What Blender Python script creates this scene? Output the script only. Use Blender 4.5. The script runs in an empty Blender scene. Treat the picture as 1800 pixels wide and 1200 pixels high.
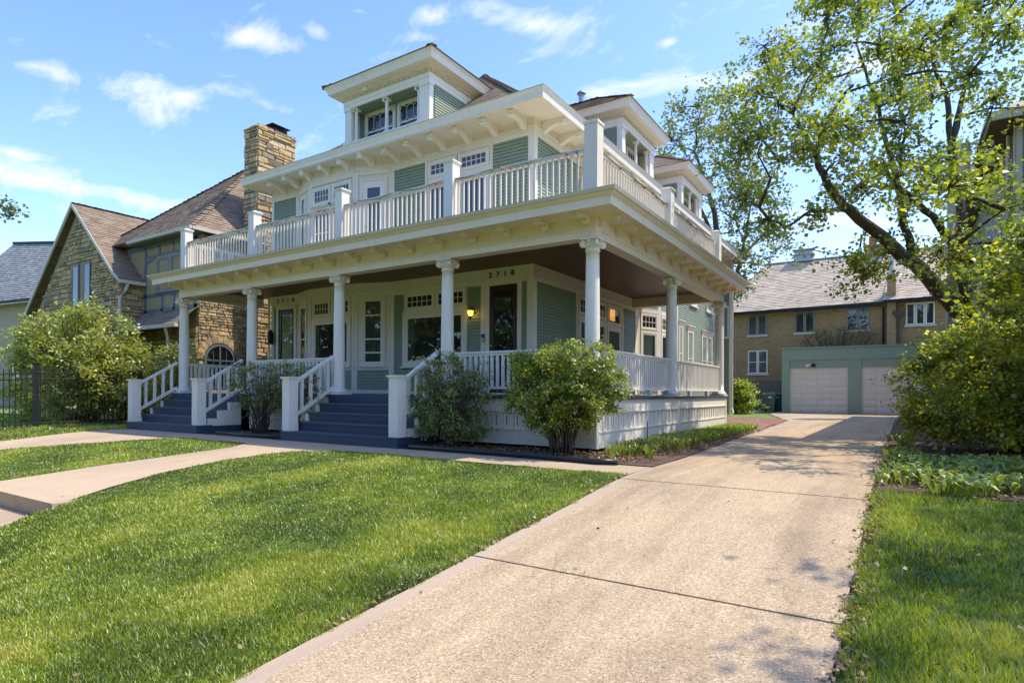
import bpy, math, random
import numpy as np
from mathutils import Vector, Matrix
random.seed(7); rng = np.random.default_rng(11)
SC = bpy.context.scene; COL = SC.collection
PI = math.pi

# ------------------------------------------------------------------ camera
CAM = Vector((4.441, -9.490, 0.067)); F = 1064.06; Y0 = 689.6; YAW = 32.8653; ROLL = 0.3053
cam = bpy.data.objects.new('camera', bpy.data.cameras.new('camera')); COL.objects.link(cam)
cam.location = CAM
cam.rotation_mode = 'QUATERNION'
cam.rotation_quaternion = (Matrix.Rotation(math.radians(YAW), 3, 'Z') @ Matrix.Rotation(PI/2, 3, 'X')
                           @ Matrix.Rotation(math.radians(ROLL), 3, 'Z')).to_quaternion()
cam.data.sensor_width = 36; cam.data.lens = 36*F/1800
cam.data.shift_y = (Y0-600)/1800
cam.data.clip_start = 0.05; cam.data.clip_end = 3000
SC.camera = cam

# ------------------------------------------------------------------ light
SUN = Vector((2.0, 1.7, 4.3)).normalized()
sl = bpy.data.lights.new('sun', 'SUN'); sl.energy = 2.0; sl.angle = math.radians(0.5); sl.color = (1, .91, .77)
so = bpy.data.objects.new('sun', sl); COL.objects.link(so); so.location = (10, 10, 40)
so.rotation_mode = 'QUATERNION'; so.rotation_quaternion = SUN.to_track_quat('Z', 'Y')
world = bpy.data.worlds.new('World'); SC.world = world; world.use_nodes = True
wn = world.node_tree; wn.nodes.clear()
def N(nt, t, **kw):
    n = nt.nodes.new(t)
    for k, v in kw.items(): setattr(n, k, v)
    return n
wo = N(wn, 'ShaderNodeOutputWorld'); bg = N(wn, 'ShaderNodeBackground')
sky = N(wn, 'ShaderNodeTexSky'); sky.sky_type = 'NISHITA'; sky.sun_disc = False
sky.sun_elevation = math.asin(SUN.z); sky.sun_rotation = math.atan2(SUN.x, SUN.y)
sky.air_density = 1.0; sky.dust_density = 0.6; sky.ozone_density = 2.2
bg.inputs['Strength'].default_value = 0.15
tc = N(wn, 'ShaderNodeTexCoord'); sep = N(wn, 'ShaderNodeSeparateXYZ'); wn.links.new(tc.outputs['Generated'], sep.inputs[0])
addz = N(wn, 'ShaderNodeMath', operation='ADD'); addz.inputs[1].default_value = .22; wn.links.new(sep.outputs[2], addz.inputs[0])
mz = N(wn, 'ShaderNodeMath', operation='MAXIMUM'); mz.inputs[1].default_value = .05; wn.links.new(addz.outputs[0], mz.inputs[0])
dv = []
for i in (0, 1):
    d = N(wn, 'ShaderNodeMath', operation='DIVIDE'); wn.links.new(sep.outputs[i], d.inputs[0]); wn.links.new(mz.outputs[0], d.inputs[1]); dv.append(d)
cmb = N(wn, 'ShaderNodeCombineXYZ'); wn.links.new(dv[0].outputs[0], cmb.inputs[0]); wn.links.new(dv[1].outputs[0], cmb.inputs[1])
mp = N(wn, 'ShaderNodeMapping'); mp.inputs['Location'].default_value = (3.7, 1.2, 0); mp.inputs['Rotation'].default_value = (0, 0, math.radians(-32)); mp.inputs['Scale'].default_value = (1.5, 2.6, 1)
wn.links.new(cmb.outputs[0], mp.inputs[0])
n1 = N(wn, 'ShaderNodeTexNoise'); n1.inputs['Scale'].default_value = 2.6; n1.inputs['Detail'].default_value = 12; n1.inputs['Roughness'].default_value = .68; n1.inputs['Distortion'].default_value = .45
wn.links.new(mp.outputs[0], n1.inputs['Vector'])
CLOUDS = [(-55.7, 28.1, 3.5, 0.9, 0.2), (-70.9, 22.7, 2.6, 0.7, 0.17), (-63.6, 21.8, 1.8, 1.8, 0.17), (-61.2, 22.9, 1.9, 0.7, 0.15), (-71.9, 15.7, 3.2, 1.1, 0.22), (-72.7, 16.7, 1.3, 0.5, 0.15), (-64.4, 15.1, 6.2, 0.7, 0.2), (-50.8, 29.5, 1.2, 0.6, 0.14), (-57.7, 24.2, 2.5, 0.7, 0.14), (-54.1, 23.5, 2.4, 0.5, 0.13), (-40.5, 31.5, 2.7, 0.8, 0.17), (-34.7, 32.1, 4.0, 1.0, 0.22), (-40.5, 30.0, 2.7, 0.5, 0.14), (-30.4, 31.2, 3.2, 0.6, 0.12), (-47.0, 31.3, 1.1, 0.3, 0.15), (-18.3, 26.2, 5.9, 0.9, 0.24), (-23.4, 26.0, 3.1, 0.6, 0.18), (-18.5, 29.3, 0.9, 0.3, 0.14), (-3.6, 25.5, 7.5, 1.2, 0.2), (-5.6, 14.6, 6.0, 1.4, 0.15), (-68.5, 13.4, 2.2, 0.6, 0.14)]
cr = N(wn, 'ShaderNodeValToRGB'); cr.color_ramp.elements[0].position = .47; cr.color_ramp.elements[1].position = .76
cr.color_ramp.elements[0].color = (0, 0, 0, 1); cr.color_ramp.elements[1].color = (.9, .9, .9, 1)
def wm(op, a, b=None, c=None):
    n = N(wn, 'ShaderNodeMath', operation=op)
    for i, x in enumerate((a, b, c)):
        if x is None: continue
        if isinstance(x, (int, float)): n.inputs[i].default_value = x
        else: wn.links.new(x, n.inputs[i])
    return n.outputs[0]
az = wm('ARCTAN2', sep.outputs[0], sep.outputs[1]); el = wm('ARCSINE', sep.outputs[2])
acc = None
for (a_, e_, w_, h_, k_) in CLOUDS:
    q1 = wm('MULTIPLY', wm('SUBTRACT', az, math.radians(a_)), 1/math.radians(w_)); q2 = wm('MULTIPLY', wm('SUBTRACT', el, math.radians(e_)), 1/math.radians(h_))
    g_ = wm('MULTIPLY', wm('EXPONENT', wm('MULTIPLY', wm('MULTIPLY_ADD', q1, q1, wm('MULTIPLY', q2, q2)), -1.0)), k_)
    acc = g_ if acc is None else wm('ADD', acc, g_)
wn.links.new(wm('ADD', wm('SUBTRACT', n1.outputs['Fac'], .11), wm('MINIMUM', wm('MULTIPLY', acc, 1.35), .27)), cr.inputs[0])
hs = N(wn, 'ShaderNodeHueSaturation'); hs.inputs['Saturation'].default_value = 1.17; hs.inputs['Hue'].default_value = .513; hs.inputs['Value'].default_value = .97; wn.links.new(sky.outputs[0], hs.inputs['Color'])
mix = N(wn, 'ShaderNodeMixRGB'); mix.inputs[2].default_value = (3.0, 3.05, 3.15, 1)
wn.links.new(cr.outputs[0], mix.inputs[0]); wn.links.new(hs.outputs[0], mix.inputs[1])
wn.links.new(mix.outputs[0], bg.inputs[0]); wn.links.new(bg.outputs[0], wo.inputs[0])
SC.view_settings.view_transform = 'Standard'; SC.view_settings.look = 'None'; SC.view_settings.gamma = 1
SC.view_settings.exposure = 1.42; SC.view_settings.use_curve_mapping = False
SC.render.engine = 'CYCLES'
SC.cycles.max_bounces = 8; SC.cycles.diffuse_bounces = 4; SC.cycles.transparent_max_bounces = 12
SC.cycles.transmission_bounces = 4; SC.cycles.caustics_reflective = False; SC.cycles.caustics_refractive = False

# ------------------------------------------------------------------ object helpers
WL = {}
def tag(o, label=None, cat=None, group=None, kind=None):
    if label: o['label'] = label
    if cat: o['category'] = cat
    if group: o['group'] = group
    if kind: o['kind'] = kind
    return o
def link(o, parent=None, wl=None):
    COL.objects.link(o)
    if wl is None: wl = WL[parent.name] if parent else (0, 0, 0)
    wl = Vector(wl); WL[o.name] = wl
    if parent: o.parent = parent; o.location = wl-WL[parent.name]
    else: o.location = wl
    return o
def thing(name, loc, label=None, cat=None, group=None, kind=None, parent=None):
    o = bpy.data.objects.new(name, None); o.empty_display_size = .2
    link(o, parent, loc); return tag(o, label, cat, group, kind)
class MB:
    def __init__(s): s.v = []; s.f = []
    def add(s, vs, fs):
        b = len(s.v); s.v += [tuple(v) for v in vs]; s.f += [tuple(b+i for i in f) for f in fs]; return s
    def box(s, x0, x1, y0, y1, z0, z1, T=None):
        vs = [(x, y, z) for z in (z0, z1) for y in (y0, y1) for x in (x0, x1)]
        if T: vs = [T(*v) for v in vs]
        return s.add(vs, [(0, 2, 3, 1), (4, 5, 7, 6), (0, 1, 5, 4), (2, 6, 7, 3), (0, 4, 6, 2), (1, 3, 7, 5)])
    def quad(s, *p): return s.add(p, [tuple(range(len(p)))])
    def extr(s, poly, w0, w1, T):
        """poly in (a,b); T(a,b,w) -> world"""
        n = len(poly); vs = [T(a, b, w0) for a, b in poly]+[T(a, b, w1) for a, b in poly]
        fs = [tuple(range(n-1, -1, -1)), tuple(range(n, 2*n))]+[(i, (i+1) % n, n+(i+1) % n, n+i) for i in range(n)]
        return s.add(vs, fs)
    def lathe(s, prof, c=(0, 0, 0), n=24):
        cx, cy, cz = c; vs = []; fs = []
        for r, z in prof:
            for i in range(n): a = 2*PI*i/n; vs.append((cx+r*math.cos(a), cy+r*math.sin(a), cz+z))
        for k in range(len(prof)-1):
            for i in range(n): j = (i+1) % n; fs.append((k*n+i, k*n+j, (k+1)*n+j, (k+1)*n+i))
        fs.append(tuple(range(n-1, -1, -1))); fs.append(tuple((len(prof)-1)*n+i for i in range(n)))
        return s.add(vs, fs)
    def tube(s, pts, rad, n=6, cap=True):
        pts = [Vector(p) for p in pts]; m = len(pts)
        if not hasattr(rad, '__len__'): rad = [rad]*m
        vs = []; fs = []; up = Vector((.31, .17, .93))
        for k, p in enumerate(pts):
            d = (pts[min(k+1, m-1)]-pts[max(k-1, 0)]); d = d.normalized() if d.length > 1e-9 else Vector((0, 0, 1))
            a = d.cross(up)
            if a.length < 1e-3: a = d.cross(Vector((1, 0, 0)))
            a.normalize(); b = d.cross(a)
            for i in range(n):
                t = 2*PI*i/n; vs.append(p+(a*math.cos(t)+b*math.sin(t))*rad[k])
        for k in range(m-1):
            for i in range(n): j = (i+1) % n; fs.append((k*n+i, k*n+j, (k+1)*n+j, (k+1)*n+i))
        if cap: fs += [tuple(range(n-1, -1, -1)), tuple((m-1)*n+i for i in range(n))]
        return s.add(vs, fs)
    def mesh(s, name, mat, org=(0, 0, 0)):
        me = bpy.data.meshes.new(name); o = Vector(org)
        me.from_pydata([(v[0]-o[0], v[1]-o[1], v[2]-o[2]) for v in s.v], [], s.f)
        if mat: me.materials.append(mat)
        me.update(); return me
def smooth(me, on=True):
    me.polygons.foreach_set('use_smooth', [on]*len(me.polygons)); return me
def part(name, mb, mat, parent=None, label=None, cat=None, kind=None, sm=False, org=None, group=None):
    """one mesh object; vertices given in world coordinates"""
    if org is None:
        if parent: org = WL[parent.name]
        else:
            xs, ys, zs = zip(*mb.v); org = ((min(xs)+max(xs))/2, (min(ys)+max(ys))/2, min(zs))
    me = mb.mesh(name, mat, org)
    if sm: smooth(me)
    o = bpy.data.objects.new(name, me); link(o, parent, org)
    return tag(o, label, cat, group, kind)
def inst(name, me, parent, wl, rot=None, sc=None):
    o = bpy.data.objects.new(name, me); link(o, parent, wl)
    if rot: o.rotation_euler = rot
    if sc: o.scale = sc
    return o

class Frame:
    """wall frame: u along wall, z up, d outward"""
    def __init__(s, A, B=None, U=None):
        s.A = Vector((A[0], A[1], 0))
        if B is not None: s.L = (Vector((B[0], B[1], 0))-s.A).length; U = (Vector((B[0], B[1], 0))-s.A)/s.L
        s.U = Vector(U); s.Nn = Vector((s.U.y, -s.U.x, 0))
    def __call__(s, u, z, d): p = s.A+s.U*u+s.Nn*d; return (p.x, p.y, z)
    def box(s, mb, u0, u1, z0, z1, d0, d1): return mb.box(u0, u1, z0, z1, d0, d1, T=lambda u, z, d: s(u, z, d))

# ------------------------------------------------------------------ materials
def newmat(name):
    m = bpy.data.materials.new(name); m.use_nodes = True; nt = m.node_tree
    b = nt.nodes['Principled BSDF']; return m, nt, b
def pos(nt, scale=(1, 1, 1), rot=(0, 0, 0), obj=False):
    if obj: g = N(nt, 'ShaderNodeTexCoord').outputs['Object']
    else: g = N(nt, 'ShaderNodeNewGeometry').outputs['Position']
    m = N(nt, 'ShaderNodeMapping'); m.inputs['Scale'].default_value = scale; m.inputs['Rotation'].default_value = rot
    nt.links.new(g, m.inputs[0]); return m.outputs[0]
def noise(nt, vec, scale, detail=4, rough=.55):
    n = N(nt, 'ShaderNodeTexNoise'); n.inputs['Scale'].default_value = scale; n.inputs['Detail'].default_value = detail; n.inputs['Roughness'].default_value = rough
    nt.links.new(vec, n.inputs['Vector']); return n.outputs['Fac']
def ramp(nt, fac, stops, interp='LINEAR'):
    r = N(nt, 'ShaderNodeValToRGB'); r.color_ramp.interpolation = interp; e = r.color_ramp.elements
    while len(e) < len(stops): e.new(.5)
    for el, (p, c) in zip(e, stops): el.position = p; el.color = (*c, 1) if len(c) == 3 else c
    nt.links.new(fac, r.inputs[0]); return r.outputs[0]
def mixc(nt, fac, a, b, mode='MIX'):
    m = N(nt, 'ShaderNodeMixRGB', blend_type=mode)
    for i, x in ((0, fac), (1, a), (2, b)):
        if isinstance(x, (int, float)): m.inputs[i].default_value = x
        elif isinstance(x, tuple): m.inputs[i].default_value = (*x, 1) if len(x) == 3 else x
        else: nt.links.new(x, m.inputs[i])
    return m.outputs[0]
def bump(nt, b, h, strength=.3, dist=.01):
    n = N(nt, 'ShaderNodeBump'); n.inputs['Strength'].default_value = strength; n.inputs['Distance'].default_value = dist
    nt.links.new(h, n.inputs['Height']); nt.links.new(n.outputs[0], b.inputs['Normal'])
def vcol(c, k): return tuple(min(1, x*k) for x in c)
def paint(name, c, rough=.55, dirt=(.45, .38, .28), amt=.22, k=.93, stretch=(1, 1, .35), chips=None):
    m, nt, b = newmat(name); p = pos(nt, stretch)
    n_ = noise(nt, p, 2.3, 6, .6); n2 = noise(nt, pos(nt), 28, 3)
    base = mixc(nt, n2, vcol(c, k), c)
    d = ramp(nt, n_, [(.52, (0, 0, 0)), (.78, (amt, amt, amt))])
    col = mixc(nt, d, base, tuple(x*y for x, y in zip(vcol(c, .85), (.86, .8, .66))) if dirt else c)
    st = noise(nt, pos(nt, (9, 9, .8)), 1.6, 6, .7)        # run-off streaks
    col = mixc(nt, 1.0, col, ramp(nt, st, [(.52, (1, 1, 1)), (.75, (.88, .85, .78))]), 'MULTIPLY')
    if chips:
        cz = ramp(nt, noise(nt, pos(nt, (1, 1, 1.6)), 13, 7, .75), [(.655, (0, 0, 0)), (.67, (1, 1, 1))]); col = mixc(nt, cz, col, chips)
    nt.links.new(col, b.inputs['Base Color']); b.inputs['Roughness'].default_value = rough
    bump(nt, b, n2, .12, .003); return m
M = {}
M['white'] = paint('white_paint', (.88, .82, .71))
M['cream'] = paint('weathered_cream_paint', (.84, .745, .60), amt=.35)
M['trim'] = paint('warm_white_trim_paint', (.85, .78, .65), amt=.2)
M['green'] = paint('sage_green_paint', (.275, .345, .245), rough=.6, amt=.12)
M['greenlt'] = paint('pale_green_paint', (.29, .36, .245), rough=.6, amt=.1)
M['step'] = paint('slate_blue_step_paint', (.042, .068, .122), rough=.5, amt=.2, k=.7, chips=(.22, .19, .15))
M['tread'] = paint('worn_tread_paint', (.085, .115, .165), rough=.5, amt=.3, k=.6, chips=(.30, .25, .19))
M['garage'] = paint('garage_green_paint', (.30, .40, .31), rough=.65, amt=.35)
M['gdoor'] = paint('garage_door_paint', (.80, .73, .64), rough=.5, amt=.15)
M['greyblue'] = paint('grey_blue_timber_paint', (.13, .16, .19), amt=.2)
M['taupe'] = paint('taupe_window_paint', (.25, .24, .21), amt=.15)
M['gutter'] = paint('aged_gutter_paint', (.62, .56, .44), amt=.4)
M['houser'] = paint('grey_green_siding_paint', (.26, .28, .22), amt=.3)
def simple(name, c, rough=.6, metal=0, emis=None, es=0, spec=None):
    m, nt, b = newmat(name); b.inputs['Base Color'].default_value = (*c, 1); b.inputs['Roughness'].default_value = rough; b.inputs['Metallic'].default_value = metal
    if emis: b.inputs['Emission Color'].default_value = (*emis, 1); b.inputs['Emission Strength'].default_value = es
    return m
M['iron'] = simple('black_iron', (.008, .008, .009), .75)
M['rubber'] = simple('black_plastic', (.018, .02, .024), .4)
M['dark'] = simple('dark_interior', (.012, .013, .012), .8)
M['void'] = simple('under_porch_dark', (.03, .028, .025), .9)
M['brass'] = simple('brass', (.5, .35, .12), .3, 1)
M['lampglass'] = simple('lit_lamp_glass', (.9, .6, .15), .3, 0, (1, .55, .07), 1.7)
M['curtain'] = simple('pale_green_curtain', (.38, .47, .33), .8)
M['drape'] = simple('grey_drape', (.10, .115, .10), .8)
M['blind'] = simple('slate_blind', (.05, .06, .085), .7)
M['metal'] = simple('galvanised_metal', (.35, .36, .38), .4, .7)
M['bin'] = simple('grey_green_bin_plastic', (.12, .16, .14), .5)
M['binlid'] = simple('green_bin_lid', (.07, .19, .09), .45)
M['bluebin'] = simple('blue_bin_plastic', (.02, .06, .12), .45)
M['blue'] = simple('blue_fabric', (.02, .09, .33), .6)
M['amber'] = simple('amber_stained_glass', (.55, .22, .03), .2, 0, (1, .42, .06), .35)  # glow put into the pane as weak emission; no lamp stands behind it
M['terracotta'] = simple('terracotta', (.42, .12, .06), .7)
M['bulbr'] = simple('red_bulb', (.6, .04, .02), .3); M['bulbg'] = simple('teal_bulb', (.0, .32, .24), .3); M['bulbo'] = simple('orange_bulb', (.75, .25, .03), .3)

def glassmat(name='window_glass', tint=(.8, .85, .83), rgh=.02):
    m, nt, b = newmat(name); nt.nodes.remove(b); out = nt.nodes['Material Output']
    tr = N(nt, 'ShaderNodeBsdfTransparent'); tr.inputs[0].default_value = (*tint, 1)
    gl = N(nt, 'ShaderNodeBsdfGlossy'); gl.inputs['Roughness'].default_value = rgh; gl.inputs[0].default_value = (.95, .97, 1, 1)
    lw = N(nt, 'ShaderNodeFresnel'); lw.inputs['IOR'].default_value = 1.55
    bn = N(nt, 'ShaderNodeBump'); bn.inputs['Strength'].default_value = .06; bn.inputs['Distance'].default_value = .05
    nt.links.new(noise(nt, pos(nt), 1.7, 1), bn.inputs['Height']); nt.links.new(bn.outputs[0], gl.inputs['Normal'])
    mlt = N(nt, 'ShaderNodeMath', operation='MULTIPLY_ADD'); mlt.inputs[1].default_value = .85; mlt.inputs[2].default_value = .03
    nt.links.new(lw.outputs[0], mlt.inputs[0])
    mx = N(nt, 'ShaderNodeMixShader'); nt.links.new(mlt.outputs[0], mx.inputs[0]); nt.links.new(tr.outputs[0], mx.inputs[1]); nt.links.new(gl.outputs[0], mx.inputs[2])
    nt.links.new(mx.outputs[0], out.inputs[0]); return m
M['glass'] = glassmat()

def wood(name, c1, c2, sc=(1, 14, 14), rough=.5):
    m, nt, b = newmat(name); f = noise(nt, pos(nt, sc), 2.2, 6, .65)
    nt.links.new(ramp(nt, f, [(.25, c1), (.8, c2)]), b.inputs['Base Color']); b.inputs['Roughness'].default_value = rough; bump(nt, b, f, .2, .004); return m
M['ceil'] = wood('stained_ceiling_boards', (.075, .028, .010), (.17, .07, .026), (1, 14, 14), .42)
M['door'] = wood('dark_stained_door', (.018, .006, .004), (.06, .02, .012), (14, 14, 1), .35)
M['fence'] = wood('weathered_fence_boards', (.07, .06, .055), (.2, .17, .15), (16, 16, 1), .8)
M['bark'] = wood('tree_bark', (.03, .022, .016), (.15, .115, .08), (9, 9, 2.5), .9)
m_, nt_, b_ = newmat('rough_bark'); f_ = noise(nt_, pos(nt_, (7, 7, 1.6)), 3.2, 8, .72); nt_.links.new(ramp(nt_, f_, [(.32, (.03, .022, .015)), (.55, (.12, .09, .06)), (.75, (.24, .19, .14))]), b_.inputs['Base Color']); b_.inputs['Roughness'].default_value = .95; bump(nt_, b_, f_, 1.0, .05); M['bark'] = m_
M['twig'] = wood('shrub_stem', (.05, .032, .02), (.17, .12, .075), (20, 20, 5), .8)

def island(name, stops, rough=.85, nb=20, single=False, dirt=None, bs=.4, bd=.006, wob=.35, attr=None):
    """colour varies piece by piece"""
    m, nt, b = newmat(name)
    if attr: src = N(nt, 'ShaderNodeAttribute', attribute_name=attr).outputs['Fac']
    elif single: src = N(nt, 'ShaderNodeObjectInfo').outputs['Random']
    else: src = N(nt, 'ShaderNodeNewGeometry').outputs['Random Per Island']
    n_ = noise(nt, pos(nt), nb, 5, .65)
    col = ramp(nt, src, stops)
    lo = N(nt, 'ShaderNodeHueSaturation'); nt.links.new(col, lo.inputs['Color'])
    mr = N(nt, 'ShaderNodeMapRange'); mr.inputs['To Min'].default_value = 1-wob; mr.inputs['To Max'].default_value = 1+wob; mr.inputs['From Min'].default_value = .25; mr.inputs['From Max'].default_value = .75
    nt.links.new(n_, mr.inputs['Value']); nt.links.new(mr.outputs[0], lo.inputs['Value'])
    nt.links.new(lo.outputs[0], b.inputs['Base Color']); b.inputs['Roughness'].default_value = rough; bump(nt, b, n_, bs, bd); return m
SH = [(0, (.20, .145, .095)), (.3, (.235, .172, .114)), (.6, (.27, .198, .132)), (.85, (.305, .228, .155)), (1, (.215, .155, .102))]
M['shingle'] = island('brown_asphalt_shingles', SH, nb=60)
M['slate'] = island('grey_slate_shingles', [(0, (.20, .21, .20)), (.5, (.29, .30, .28)), (1, (.36, .36, .33))], nb=40)
M['greyroof'] = island('weathered_grey_shingles', [(0, (.44, .355, .25)), (.5, (.53, .43, .31)), (1, (.61, .50, .37))], nb=40)
ST = [(0, (.20, .15, .09)), (.18, (.42, .29, .14)), (.38, (.58, .42, .22)), (.58, (.50, .35, .16)), (.75, (.64, .50, .29)), (.88, (.27, .24, .17)), (1, (.62, .40, .16))]
M['stone'] = island('lannon_stone_single', ST, single=True, nb=9, bs=.7, bd=.02)
M['stonej'] = island('lannon_stone', ST, nb=9, bs=.7, bd=.02)
M['mortar'] = paint('mortar', (.40, .31, .18), .95, amt=.3)
M['stucco'] = paint('ochre_stucco', (.42, .33, .18), .95, amt=.35)
M['stuccow'] = paint('tan_stucco', (.47, .40, .29), .95, amt=.3)
M['patio'] = island('patio_brick', [(0, (.26, .12, .09)), (.5, (.34, .17, .125)), (1, (.38, .23, .18))], nb=20)
def brickmat():
    m, nt, b = newmat('brown_common_brick'); p = pos(nt, (1, 1, 1), (PI/2, 0, 0))
    t = N(nt, 'ShaderNodeTexBrick'); nt.links.new(p, t.inputs['Vector']); t.inputs['Scale'].default_value = 2.2
    t.inputs['Color1'].default_value = (.34, .20, .085, 1); t.inputs['Color2'].default_value = (.44, .29, .135, 1); t.inputs['Mortar'].default_value = (.28, .21, .13, 1)
    t.inputs['Mortar Size'].default_value = .012; t.inputs['Brick Width'].default_value = .5; t.inputs['Row Height'].default_value = .17; t.inputs['Bias'].default_value = 0
    n_ = noise(nt, pos(nt), 1.1, 6); c = mixc(nt, .5, t.outputs['Color'], ramp(nt, n_, [(.3, (.6, .6, .6)), (.7, (1.0, .97, .9))]), 'MULTIPLY')
    nt.links.new(c, b.inputs['Base Color']); b.inputs['Roughness'].default_value = .9; bump(nt, b, t.outputs['Fac'], -.4, .01); return m
M['brick'] = brickmat()

def leafmat(name, stops, trans=.45, rough=.45):
    m, nt, b = newmat(name); nt.nodes.remove(b); out = nt.nodes['Material Output']
    a = N(nt, 'ShaderNodeAttribute', attribute_name='rnd'); c = ramp(nt, a.outputs['Fac'], stops)
    df = N(nt, 'ShaderNodeBsdfDiffuse'); tl = N(nt, 'ShaderNodeBsdfTranslucent'); gl = N(nt, 'ShaderNodeBsdfGlossy'); gl.inputs['Roughness'].default_value = rough
    gl.inputs[0].default_value = (.9, 1, .9, 1)
    tcol = mixc(nt, 1.0, c, (1.5, 1.55, .55), 'MULTIPLY')
    nt.links.new(c, df.inputs[0]); nt.links.new(tcol, tl.inputs[0])
    m1 = N(nt, 'ShaderNodeMixShader'); m1.inputs[0].default_value = trans; nt.links.new(df.outputs[0], m1.inputs[1]); nt.links.new(tl.outputs[0], m1.inputs[2])
    m2 = N(nt, 'ShaderNodeMixShader'); m2.inputs[0].default_value = .07; nt.links.new(m1.outputs[0], m2.inputs[1]); nt.links.new(gl.outputs[0], m2.inputs[2])
    nt.links.new(m2.outputs[0], out.inputs[0]); return m
M['leaf_tree'] = leafmat('maple_leaves', [(0, (.09, .13, .03)), (.4, (.19, .245, .04)), (.78, (.34, .38, .055)), (1, (.58, .50, .08))], .5)
M['leaf_far'] = leafmat('far_tree_leaves', [(0, (.07, .11, .03)), (.5, (.15, .20, .05)), (.85, (.25, .28, .08)), (1, (.24, .18, .11))], .4)
M['leaf_hedge'] = leafmat('privet_leaves', [(0, (.12, .16, .035)), (.45, (.25, .31, .05)), (.8, (.42, .47, .07)), (1, (.60, .58, .10))], .4)
M['leaf_dark'] = leafmat('rose_leaves', [(0, (.10, .145, .04)), (.5, (.22, .28, .065)), (1, (.42, .44, .12))], .4)
M['leaf_big'] = leafmat('big_shrub_leaves', [(0, (.09, .14, .025)), (.45, (.24, .30, .04)), (.8, (.48, .48, .06)), (1, (.72, .62, .09))], .55)
M['leaf_lime'] = leafmat('lime_shrub_leaves', [(0, (.14, .22, .02)), (.5, (.30, .38, .03)), (1, (.5, .52, .05))], .4)
M['leaf_left'] = leafmat('feathery_shrub_leaves', [(0, (.14, .18, .045)), (.5, (.34, .37, .08)), (1, (.62, .60, .18))], .5)
M['hosta'] = leafmat('broad_groundcover_leaves', [(0, (.13, .185, .035)), (.6, (.27, .34, .055)), (1, (.52, .52, .10))], .35)
M['daylily'] = leafmat('yellowing_daylily_leaves', [(0, (.10, .20, .03)), (.5, (.24, .32, .05)), (.75, (.45, .36, .08)), (1, (.40, .20, .08))], .4)
M['litter'] = leafmat('fallen_leaves', [(0, (.10, .05, .025)), (.5, (.22, .12, .06)), (1, (.38, .24, .12))], .1)
M['grass'] = leafmat('grass_blades', [(0, (.085, .125, .014)), (.42, (.225, .30, .026)), (.85, (.47, .495, .05)), (1, (.62, .53, .21))], .35, .5)

def groundmat(name, stops, s1=1.1, s2=35, rough=.95):
    m, nt, b = newmat(name); a = noise(nt, pos(nt), s1, 4); c = noise(nt, pos(nt), s2, 4, .7)
    mm = N(nt, 'ShaderNodeMath', operation='MULTIPLY_ADD'); mm.inputs[1].default_value = .5; nt.links.new(a, mm.inputs[0])
    h = N(nt, 'ShaderNodeMath', operation='MULTIPLY'); h.inputs[1].default_value = .5; nt.links.new(c, h.inputs[0]); nt.links.new(h.outputs[0], mm.inputs[2])
    nt.links.new(ramp(nt, mm.outputs[0], stops), b.inputs['Base Color']); b.inputs['Roughness'].default_value = rough; bump(nt, b, c, .8, .02); return m
M['lawn'] = groundmat('lawn_soil', [(.35, (.08, .12, .025)), (.5, (.14, .20, .04)), (.62, (.21, .25, .06))])
M['mulch'] = groundmat('bark_mulch', [(.35, (.05, .03, .02)), (.5, (.11, .065, .042)), (.65, (.2, .13, .085))], 3, 60)

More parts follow.
